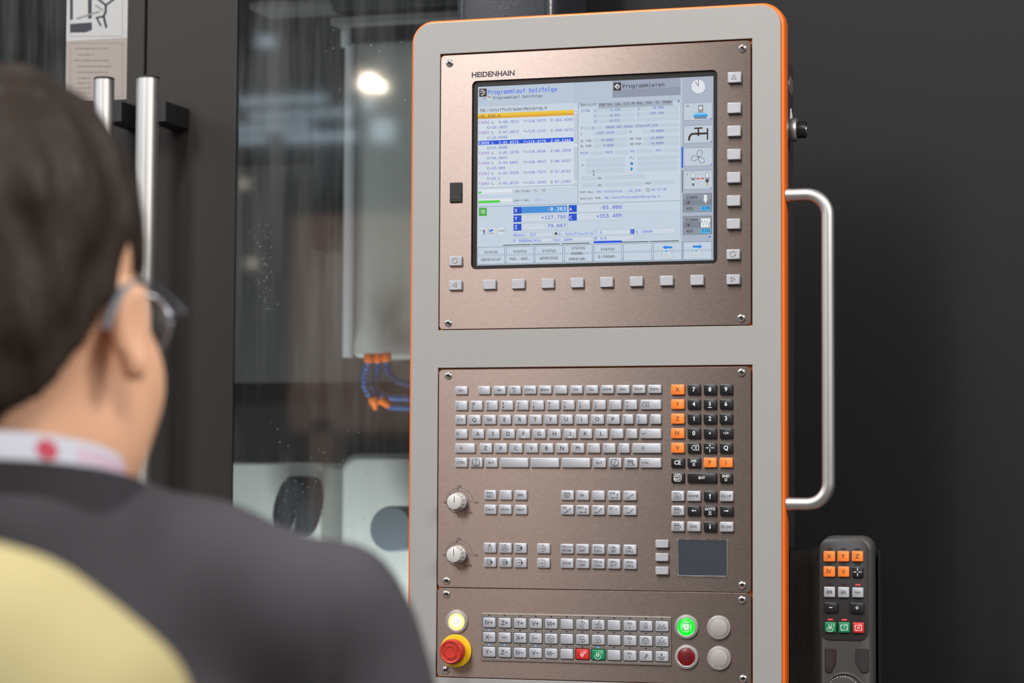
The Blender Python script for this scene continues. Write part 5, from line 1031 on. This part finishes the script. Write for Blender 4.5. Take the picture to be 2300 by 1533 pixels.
# ================================================================== THE HALL BEHIND THE PHOTOGRAPHER (seen in reflections)
struct('wall_hall', MB().box(-9, 9, -14.1, -14, 0, 7), mat('hall_wall', (.07, .075, .085), .7))
def mir(px_, py_, h): a = at(px_, py_, DY+h); return Vector((a.x, DY-h, a.z))
for k, (a_, b_, c_, d_) in enumerate(((528, 214, 735, 236), (560, 246, 790, 268), (528, 278, 700, 296), (640, 296, 800, 320), (528, 306, 600, 322), (835, 268, 885, 318), (580, 82, 616, 106), (815, 218, 838, 246))):
    p, q = mir(a_, d_, 14.2), mir(c_, b_, 14.2)
    o = obj('hall_skylight', MB().box(p.x, q.x, p.y, p.y+.03, p.z, q.z), glow('hall_skylight', 'c4dcec', 9), None, None, 'bright bluish hall window reflected in the machine glass', base=True); o['category'] = 'window'; o['label'] = 'bluish hall window reflected in the machine glass, '+('topmost wide strip', 'second wide strip from the top', 'middle strip at the left', 'lower strip beside the tube', 'short strip at the bottom left', 'small one right of the pale tube', 'single small one high up left', 'small one just below the brightest lamp')[k]; o['group'] = 'hall windows behind the photographer'
for k, (x, y, r) in enumerate(((829, 186, .036), (857, 194, .018), (565, 591, .03), (548, 412, .03))):
    c = mir(x, y, 11); em = glow('hall_lamp_%d' % (k > 1), 'fff0d8', 260 if k < 2 else 9)
    t = thing('hall_lamp', ('large round warm hall lamp, the brightest reflected in the glass', 'smaller round hall lamp beside the brightest one', 'faint round lamp reflected left in the glass', 'faint lamp reflected near the door edge')[k], 'lamp', tuple(c))
    obj('lamp_disc', MB().lathe((c.x, c.y, c.z), (0, 1, 0), [(r, 0), (r, .02)], 24), em, t); obj('lamp_body', MB().lathe((c.x, c.y-.02, c.z), (0, -1, 0), [(r*1.15, 0), (r*.8, .15), (r*.3, .2)], 20), m_dark, t, 40)
# added salmon reflector and dark block, for a left-to-right gradient in the steel reflections
o = obj('warm_reflector', MB().box(at(672, 600, DY+6.75).x, -1.75, -6.2, -6.1, 1.75, 2.72).box(at(672, 600, DY+6.75).x+.1, at(672, 600, DY+6.75).x+.2, -6.2, -6.1, 0, 1.8).box(-1.95, -1.85, -6.2, -6.1, 0, 1.8), mat('salmon_reflector', (.60, .40, .31), .6), None, None, 'salmon reflector board on two posts, added behind the photographer to warm the steel reflections', base=True); o['category'] = 'light reflector'
o = obj('dark_reflection_block', MB().box(-.95, 1.6, -7.2, -6.6, 0, 3.4), mat('dark_block_coat', (.05, .045, .045), .6), None, None, 'dark block added behind the photographer to darken the steel reflections', base=True); o['category'] = 'reflection block'

def mirp(px_, h): a = at(px_, 800, 0.0+h); return a.x
for px_, w_ in ((1215, .05), (1120, .03)):  # pale strips added to give soft upright bands in the steel reflections
    x_ = mirp(px_, 5.6); o = obj('reflector_strip', MB().box(x_-w_, x_+w_, -5.62, -5.58, 0, 3.2), mat('pale_reflector', (.75, .70, .60), .6), None, None, ('wider pale upright reflector strip added behind the photographer' if px_ > 1200 else 'narrow pale upright reflector strip added nearer the salmon reflector'), base=True); o['category'] = 'light reflector'
# ================================================================== PEOPLE (implicit surfaces meshed with surface nets)
class SDF:
    def __init__(s, lo, hi, h):
        s.lo = np.array(lo, float); s.h = h; s.n = np.ceil((np.array(hi)-lo)/h).astype(int)+1; s.V = np.full(s.n, 60.0, np.float32)
    def region(s, lo, hi, mg):
        a = np.maximum(0, np.floor((np.array(lo)-mg-s.lo)/s.h).astype(int)); b = np.minimum(s.n, np.ceil((np.array(hi)+mg-s.lo)/s.h).astype(int)+1)
        sl_ = tuple(slice(i, max(i, j)) for i, j in zip(a, b)); ax = [s.lo[d]+s.h*np.arange(sl_[d].start, sl_[d].stop, dtype=np.float32) for d in range(3)]
        return sl_, ax[0][:, None, None], ax[1][None, :, None], ax[2][None, None, :]
    def _mix(s, sl_, d, k, mode):
        v = s.V[sl_]
        if mode == 'u':
            h = np.maximum(k-np.abs(v-d), 0)/k if k > 0 else 0; s.V[sl_] = np.minimum(v, d)-(h*h*k*.25 if k > 0 else 0)
        elif mode == 's':
            d = -d; h = np.maximum(k-np.abs(v-d), 0)/k if k > 0 else 0; s.V[sl_] = np.maximum(v, d)+(h*h*k*.25 if k > 0 else 0)
    def ell(s, c, r, k=10, mode='u', R=None, o=(0, 0, 0)):
        c = np.array(c, float)
        if R is not None: c = R@c
        c = c+np.array(o); m_ = max(r); sl_, X, Y, Z = s.region(c-m_, c+m_, 28+k)
        x, y, z = X-c[0], Y-c[1], Z-c[2]
        if R is not None: x, y, z = R[0, 0]*x+R[1, 0]*y+R[2, 0]*z, R[0, 1]*x+R[1, 1]*y+R[2, 1]*z, R[0, 2]*x+R[1, 2]*y+R[2, 2]*z
        k0 = np.sqrt((x/r[0])**2+(y/r[1])**2+(z/r[2])**2); k1 = np.sqrt((x/r[0]**2)**2+(y/r[1]**2)**2+(z/r[2]**2)**2)+1e-6
        s._mix(sl_, k0*(k0-1)/k1, k, mode)
    def rc(s, a, b, ra, rb, k=10, mode='u', R=None, o=(0, 0, 0), sy=1.0):
        a = np.array(a, float); b = np.array(b, float)
        if R is not None: a = R@a; b = R@b
        a = a+np.array(o); b = b+np.array(o); m_ = max(ra, rb); sl_, X, Y, Z = s.region(np.minimum(a, b)-m_, np.maximum(a, b)+m_, 28+k)
        d = b-a; t = np.clip(((X-a[0])*d[0]+(Y-a[1])*d[1]+(Z-a[2])*d[2])/max(1e-6, d@d), 0, 1)
        s._mix(sl_, np.sqrt((X-a[0]-t*d[0])**2+((Y-a[1]-t*d[1])/sy)**2+(Z-a[2]-t*d[2])**2)-(ra+t*(rb-ra)), k, mode)
    def clipz(s, z0=None, z1=None):
        Z = (s.lo[2]+s.h*np.arange(s.n[2]))[None, None, :]
        if z0 is not None: s.V = np.maximum(s.V, z0-Z)
        if z1 is not None: s.V = np.maximum(s.V, Z-z1)
    def mesh(s):
        V = s.V; S_ = V < 0; n = s.n
        c8 = [S_[i:n[0]-1+i, j:n[1]-1+j, k:n[2]-1+k] for i in (0, 1) for j in (0, 1) for k in (0, 1)]
        sm = sum(c.astype(np.int8) for c in c8); act = (sm > 0) & (sm < 8); idx = np.full(act.shape, -1, np.int64); ii = np.argwhere(act); idx[act] = np.arange(len(ii))
        acc = np.zeros((len(ii), 3)); cnt = np.zeros(len(ii)); cs = [(i, j, k) for i in (0, 1) for j in (0, 1) for k in (0, 1)]
        val = [V[ii[:, 0]+i, ii[:, 1]+j, ii[:, 2]+k] for i, j, k in cs]
        for p in range(8):
            for q in range(p+1, 8):
                if sum(abs(a-b) for a, b in zip(cs[p], cs[q])) != 1: continue
                m_ = (val[p] < 0) != (val[q] < 0); t = np.where(m_, val[p]/(val[p]-val[q]+1e-12), 0)[:, None]
                pos = np.array(cs[p])+t*(np.array(cs[q])-np.array(cs[p])); acc += np.where(m_[:, None], pos, 0); cnt += m_
        P_ = (ii+acc/np.maximum(cnt, 1)[:, None])*s.h+s.lo; F_ = []
        for ax in range(3):
            a1, a2 = [d for d in range(3) if d != ax]
            sl0 = [slice(None)]*3; sl1 = [slice(None)]*3; sl0[ax] = slice(0, -1); sl1[ax] = slice(1, None)
            A_ = S_[tuple(sl0)]; B_ = S_[tuple(sl1)]; e = np.argwhere(A_ != B_); e = e[(e[:, a1] > 0) & (e[:, a2] > 0) & (e[:, a1] < n[a1]-1) & (e[:, a2] < n[a2]-1)]
            def ci(d1, d2): q = e.copy(); q[:, a1] -= d1; q[:, a2] -= d2; return idx[q[:, 0], q[:, 1], q[:, 2]]
            qd = np.stack([ci(1, 1), ci(0, 1), ci(0, 0), ci(1, 0)], 1); fl = A_[e[:, 0], e[:, 1], e[:, 2]]
            if ax == 1: fl = ~fl
            qd[~fl] = qd[~fl][:, ::-1]; F_.append(qd)
        F_ = np.concatenate(F_); F_ = F_[(F_ >= 0).all(1)]; return P_, F_
def npmesh(name, P_, F_, m, k=.001):
    me = bpy.data.meshes.new(name); me.from_pydata((P_*k).tolist(), [], F_.tolist()); me.materials.append(m); me.polygons.foreach_set('use_smooth', [True]*len(me.polygons)); me.update(); return me
def Rz(a): c, s_ = math.cos(a), math.sin(a); return np.array([[c, -s_, 0], [s_, c, 0], [0, 0, 1.0]])
HT = math.radians(-24)            # head turned to the right of the body
HO = np.array([0, 8, 1593.0])     # ear-level centre of the head
RH = Rz(HT)
def head(s):
    E = lambda c, r, k=12, mode='u', R=RH: s.ell(c, r, k, mode, R, HO)
    E((0, -8, 38), (75, 96, 92), 1); E((0, 30, -28), (59, 64, 82), 22); E((0, 44, -80), (42, 42, 28), 22)
    E((34, 40, -50), (26, 34, 36), 20); E((-34, 40, -50), (26, 34, 36), 20)
    E((0, 84, 26), (46, 14, 11), 14); s.rc((0, 92, 8), (0, 110, -24), 7, 12, 8, 'u', RH, HO); E((0, 95, -56), (22, 8, 7), 8); E((0, 88, -88), (20, 14, 14), 14)
    for sx in (1, -1):
        E((sx*31, 94, 10), (13, 8, 9), 6, 's'); E((sx*31, 82, 9), (12, 11, 11), 3)
        Re = RH@Rz(-sx*math.radians(28)); oo = HO+RH@np.array([sx*81, -4, 0])
        s.ell((0, 0, 3), (5.5, 15, 26), 5, 'u', Re, oo); s.ell((0, 3, -22), (6, 8, 9), 6, 'u', Re, oo); s.ell((sx*6, 4, 3), (4, 9, 17), 3, 's', Re, oo)
        E((sx*50, 48, -28), (20, 34, 34), 18); E((sx*48, 22, -66), (20, 34, 34), 18)
    s.rc((0, -22, -40), (0, -38, -165), 54, 61, 25, 'u', RH, HO)
body = SDF((-330, -230, -10), (330, 330, 1760), 5.0)
head(body)
body.ell((0, -15, 1290), (160, 95, 170), 30); body.ell((0, -10, 1080), (140, 88, 150), 40); body.ell((0, -15, 930), (150, 95, 110), 40); body.rc((-150, -20, 1395), (150, -20, 1395), 40, 40, 40)
for sx in (1, -1):
    body.rc((sx*170, -18, 1400), (sx*216, -22, 1125), 36, 32, 20); body.rc((sx*216, -22, 1125), (sx*208, 60, 900), 32, 21, 10)
    hx_, hy_ = sx*206, 78; body.ell((hx_, hy_, 850), (16, 34, 42), 12)
    for j, (dy_, l1, r_) in enumerate(((24, 36, 8.5), (8, 42, 9), (-8, 38, 8.5), (-23, 30, 7.5))):
        p0 = (hx_, hy_+dy_, 822); p1 = (hx_-sx*5, hy_+dy_, 822-l1); p2 = (hx_-sx*14, hy_+dy_, 822-l1-26); body.rc(p0, p1, r_, r_*.92, 3); body.rc(p1, p2, r_*.92, r_*.8, 2)
    body.rc((hx_-sx*4, hy_+26, 862), (hx_-sx*14, hy_+52, 830), 11, 9.5, 6); body.rc((hx_-sx*14, hy_+52, 830), (hx_-sx*20, hy_+56, 800), 9.5, 8, 3)
    body.rc((sx*85, -15, 880), (sx*95, 0, 490), 82, 52, 20); body.rc((sx*95, 0, 490), (sx*98, -25, 95), 50, 36, 14); body.ell((sx*100, 25, 40), (38, 105, 36), 18)
bP, bF = body.mesh()
hair = SDF((-120, -140, 1500), (120, 160, 1760), 3.5)
hair.ell((0, -10, 52), (77, 97, 98), 1, 'u', RH, HO); hair.ell((0, -35, -8), (73, 83, 80), 20, 'u', RH, HO); hair.rc((0, -30, -30), (0, -40, -110), 62, 66, 10, 'u', RH, HO)
X = (hair.lo[0]+hair.h*np.arange(hair.n[0]))[:, None, None]; Y = (hair.lo[1]+hair.h*np.arange(hair.n[1]))[None, :, None]-HO[1]; Z = (hair.lo[2]+hair.h*np.arange(hair.n[2]))[None, None, :]-HO[2]
ihx = RH[0, 0]*X+RH[1, 0]*Y; ihy = RH[0, 1]*X+RH[1, 1]*Y
A_ = np.maximum((15-Z), (ihy-np.minimum(78, 22+.95*(Z-10)))*.8); B_ = np.maximum(ihy+14, (15+1.15*(ihy+20)-Z)*.65)
wave = 2.2*np.sin(ihx*.16+Z*.07)*np.sin(ihy*.13+1)+1.5*np.sin(ihx*.31-ihy*.22+Z*.1)
hair.V = np.maximum(hair.V+wave, np.minimum(A_, B_)+0*ihx).astype(np.float32)
hP, hF = hair.mesh()
m_skin = mat('skin', (.70, .39, .245), .5, var=(6, (1, 1, 1), .08)); MATS['skin'].node_tree.nodes['Principled BSDF'].inputs['Subsurface Weight'].default_value = .12
MATS['skin'].node_tree.nodes['Principled BSDF'].inputs['Subsurface Scale'].default_value = .012
m_hair = mat('dark_hair', (.021, .0135, .009), .5, spec=.18, bump=(90, (1, 1, .25), .9, .004), var=(60, (1, 1, .3), .5))
# jacket
def clothes(slope=False):
    j = SDF((-330, -260, 760), (330, 220, 1580), 5.0)
    j.ell((0, -18, 1270), (178, 128, 230), 1); j.ell((0, -12, 1060), (172, 118, 190), 60); j.ell((0, -12, 880), (182, 122, 160), 60)
    for sx in (1, -1):
        if slope:
            j.rc((sx*38, -30, 1462), (sx*182, -22, 1374), 56, 66, 30); j.rc((sx*182, -22, 1374), (sx*236, -26, 1120), 66, 50, 30); j.rc((sx*236, -26, 1120), (sx*214, 55, 905), 48, 38, 10); continue
        j.rc((sx*50, -30, 1464), (sx*176, -22, 1424), 53, 52, 30)
        j.rc((sx*186, -22, 1418), (sx*232, -26, 1120), 54, 46, 12); j.rc((sx*232, -26, 1120), (sx*214, 55, 905), 46, 38, 10)
    j.rc((0, -64, 1478), (0, -60, 1400), 52, 70, 30)
    X = (j.lo[0]+j.h*np.arange(j.n[0]))[:, None, None]; Y = (j.lo[1]+j.h*np.arange(j.n[1]))[None, :, None]; Z = (j.lo[2]+j.h*np.arange(j.n[2]))[None, None, :]
    j.V = (j.V+3.0*np.sin(X*.035+Z*.028)*np.sin(Z*.02-Y*.03+.6)+2.0*np.sin(X*.07-Z*.045)+.0*Y).astype(np.float32)
    # seam at the armhole
    for sx in (() if slope else (1, -1)):
        sd = np.abs((X*sx-178)-(Z-1300)*.06); j.V += (4.5*np.exp(-(sd/6.0)**2)*np.clip((1455-Z)/90, 0, 1)*np.clip((Z-1120)/80, 0, 1)+0*Y).astype(np.float32)
    j.rc((0, -34, 1455), (0, -20, 1620), 66, 80, 6, 's'); j.ell((0, 70, 1440), (45, 70, 100), 10, 's')
    j.clipz(785, 1508)
    for sx in (1, -1): j.rc((sx*224, 75, 890), (sx*222, 110, 840), 30, 60, 3, 's')
    # turned-down collar round the neck
    return j.mesh()
jP, jF = clothes(); jP2, jF2 = clothes(True)
tr_s = SDF((-260, -200, 60), (260, 200, 960), 8.0); tr_s.ell((0, -12, 880), (165, 108, 120), 1)
for sx in (1, -1): tr_s.rc((sx*88, -15, 860), (sx*97, 0, 480), 96, 72, 24); tr_s.rc((sx*97, 0, 480), (sx*100, -18, 90), 70, 58, 20)
tr_s.clipz(70, 950); tP, tF = tr_s.mesh()
m_suit = mat('dark_suit_cloth', (.050, .047, .056), .8, spec=.25, bump=(500, (1, 1, 1), .2, .0006), var=(3.0, (1, 1, .6), .22)); m_trous = mat('dark_trouser_cloth', (.03, .03, .04), .85)
m_collar = mat('white_lanyard_cloth', (.52, .54, .62), .7); m_shoe = mat('black_shoe_leather', (.012, .012, .012), .35)
def ringstrip(r0, r1, z0, z1, cy, th=3.0, tilt=.0, a0=0, a1=360, n=48, sx=1.0):
    mb = MB(); rs = []
    for i in range(n+1):
        a = math.radians(a0+(a1-a0)*i/n); c_, s_ = math.cos(a)*sx, math.sin(a); dz = tilt*s_*r0
        rs.append([((r0*c_)*.001, (cy+r0*s_)*.001, (z0+dz)*.001), ((r1*c_)*.001, (cy+r1*s_)*.001, (z1+dz)*.001), (((r1+th)*c_)*.001, (cy+(r1+th)*s_)*.001, (z1+dz)*.001), (((r0+th)*c_)*.001, (cy+(r0+th)*s_)*.001, (z0+dz)*.001)])
    b = 0; n4 = 4
    for r in rs: mb.v += r
    for i in range(n):
        for k in range(4): mb.f.append((i*4+k, i*4+(k+1) % 4, (i+1)*4+(k+1) % 4, (i+1)*4+k))
    return mb
def person(loc, rot, label, m_top, scale=1.0, geo=None):
    o = thing('person', label, 'person', loc); o.rotation_euler = (0, 0, rot); o.scale = (scale,)*3
    def ch(name, me, label=None, par=o):
        c = link(name, me, par)
        if label: c['label'] = label
        return c
    ch('body', SH['body']); ch('hair', SH['hair'], 'short dark hair'); ch('trousers', SH['tr'], 'dark trousers')
    j = npmesh('jacket', *(geo or (jP, jF)), m_top); ch('jacket', j, {'dark_suit_cloth': 'dark navy-grey suit jacket'}.get(m_top.name, 'pale yellow top'))
    for s_ in SH['shoes']: ch('shoe', s_)
    for s_ in SH['eyes']: ch('eye', s_)
    return o, ch
SH = {'body': npmesh('body', bP, bF, m_skin), 'hair': npmesh('hair', hP, hF, m_hair), 'tr': npmesh('trousers', tP, tF, m_trous)}
SH['shoes'] = []; SH['eyes'] = []
for sx in (1, -1):
    mb = MB(); mb.sphere((sx*.1, .03, .045), .05, 20, 12, (.95, 2.5, 1.0)); mb.v = [(a, b, max(.002, c_)) for a, b, c_ in mb.v]; SH['shoes'].append(mesh_of('shoe', mb, m_shoe, 60))
    e_ = (HO+RH@np.array([sx*31, 86.5, 9]))*.001; mb = MB(); mb.sphere(tuple(e_), .0105, 14, 9); SH['eyes'].append(mesh_of('eye', mb, mat('eye_white', (.7, .68, .65), .2), 60))
# the man: ear-level head centre sits at image (30, 742), 1.375 m from the camera
def at_depth(px_, py_, D_): return CAM+ray(px_, py_)*D_
hc = at_depth(13, 742, 1.375); rot = math.atan2(-.293, .954)*-1
rot = math.radians(22.7)
off = Matrix.Rotation(rot, 3, 'Z') @ Vector(HO*.001)
man_loc = (hc.x-off.x, hc.y-off.y, hc.z-off.z)
man, ch = person(man_loc, rot, 'dark-haired man in dark suit and glasses seen from behind, facing the console', m_suit)
ch('shirt_collar', mesh_of('shirt_collar', ringstrip(74, 66, 1488, 1519, -30, 3.5, -.20, sx=1.0), m_collar, 50), 'white collar band with red print')
ch('jacket_collar', mesh_of('jacket_collar', ringstrip(70, 77, 1465, 1505, -31, 6, -.20), m_suit, 60))
mb = MB()
def onband(a, z, r=74.2): 
    A__ = math.radians(a); f = (z-1488)/31; rr2 = 74-8*f+3.8; return ((rr2*math.cos(A__))*.001, (-30+rr2*math.sin(A__))*.001, (z-.20*math.sin(A__)*74)*.001)
c0 = -62
for k in range(10):
    pass
vs = [onband(c0, 1511)]+[onband(c0+5*math.cos(2*PI*k/16), 1511+5.5*math.sin(2*PI*k/16)) for k in range(16)]; mb.add(vs, [(0, 1+k, 1+(k+1) % 16) for k in range(16)])
ch('red_emblem', mesh_of('red_emblem', mb, mat('red_print', (.45, .02, .06), .6)), 'red emblem')
mb = MB()
for k in range(7): a_ = c0+16+k*6; mb.add([onband(a_, 1507), onband(a_+3.5, 1507), onband(a_+3.5, 1515), onband(a_, 1515)], [(0, 1, 2, 3)])
ch('pink_print', mesh_of('pink_print', mb, mat('pink_print', (.62, .38, .50), .6)), 'pale red print')
# glasses
gl_ = thing('glasses', 'thin silver framed glasses worn by the man in the dark suit', 'glasses', man_loc); gl_.rotation_euler = (0, 0, rot)
def hp(x, y, z): return tuple((HO+RH@np.array([x, y, z], float))*.001)
m_gm = mat('silver_frame', (.36, .40, .46), .35, 1.0); m_tip = mat('grey_temple_tip', (.16, .18, .21), .45)
for sx in (1, -1):
    pts = [hp(sx*33+24*math.cos(t), 101-abs(24*math.cos(t)*.15)+(-4 if sx*math.cos(t) > 0 else 0), 8+20*math.sin(t)*(1 if abs(math.sin(t)) < .95 else .97)) for t in [2*PI*k/28 for k in range(29)]]
    mb = MB(); mb.tube(pts, .0016, 8, False); link('rim', mesh_of('rim', mb, m_gm, 60), gl_)
    mb = MB(); mb.v = [hp(sx*33, 101, 8)]+pts[:-1]; mb.f = [(0, 1+k, 1+(k+1) % 28) for k in range(28)]
    Mt = MATS.get('spectacle_lens')
    if not Mt:
        Mt = bpy.data.materials.new('spectacle_lens'); Mt.use_nodes = True; nt = Mt.node_tree; N = nt.nodes; L = nt.links; N.remove(N['Principled BSDF']); a = N.new('ShaderNodeBsdfTransparent'); a.inputs[0].default_value = (.9, .9, .9, 1); b = N.new('ShaderNodeBsdfGlossy'); b.inputs['Roughness'].default_value = .05; f = N.new('ShaderNodeFresnel'); f.inputs[0].default_value = 1.8; mx = N.new('ShaderNodeMixShader')
        L.new(f.outputs[0], mx.inputs[0]); L.new(a.outputs[0], mx.inputs[1]); L.new(b.outputs[0], mx.inputs[2]); L.new(mx.outputs[0], N['Material Output'].inputs[0]); MATS['spectacle_lens'] = Mt
    link('lens', mesh_of('lens', mb, Mt), gl_)
    mb = MB(); mb.tube([hp(sx*57, 95, 14), hp(sx*68, 86, 15), hp(sx*77, 50, 20), hp(sx*82, 12, 26), hp(sx*83, -2, 26)], [.0022, .0030, .0026, .0020, .0020], 10); ta = link('temple_arm', mesh_of('temple_arm', mb, m_gm, 60), gl_); mb = MB(); mb.tube([hp(sx*82, -2, 26), hp(sx*80, -13, 20), hp(sx*77, -20, 8), hp(sx*75, -23, -2)], [.0018, .0022, .0026, .0026], 10); link('temple_tip', mesh_of('temple_tip', mb, m_tip, 60), ta)
mb = MB(); mb.tube([hp(-10, 103, 12), hp(0, 106, 15), hp(10, 103, 12)], .0014, 8); link('bridge', mesh_of('bridge', mb, m_gm, 60), gl_)
# second visitor: only the right shoulder reaches into the picture
sp_ = at_depth(185, 1335, 1.0)          # a point on the sloping top of the right shoulder
rot2 = math.radians(12); sc2 = 1.0
so = Matrix.Rotation(rot2, 3, 'Z') @ Vector((.110+.100, -.026, 1.417+.019)); sc2 = sp_.z/so.z; so = so*sc2
m_yel = mat('pale_yellow_cloth', (.42, .365, .185), .85, spec=.2, var=(5, (1, 1, 1), .05))
p2, ch2 = person((sp_.x-so.x, sp_.y-so.y, 0), rot2, 'blurred person in pale yellow top at the bottom left corner, only shoulder showing', m_yel, sc2, (jP2, jF2))
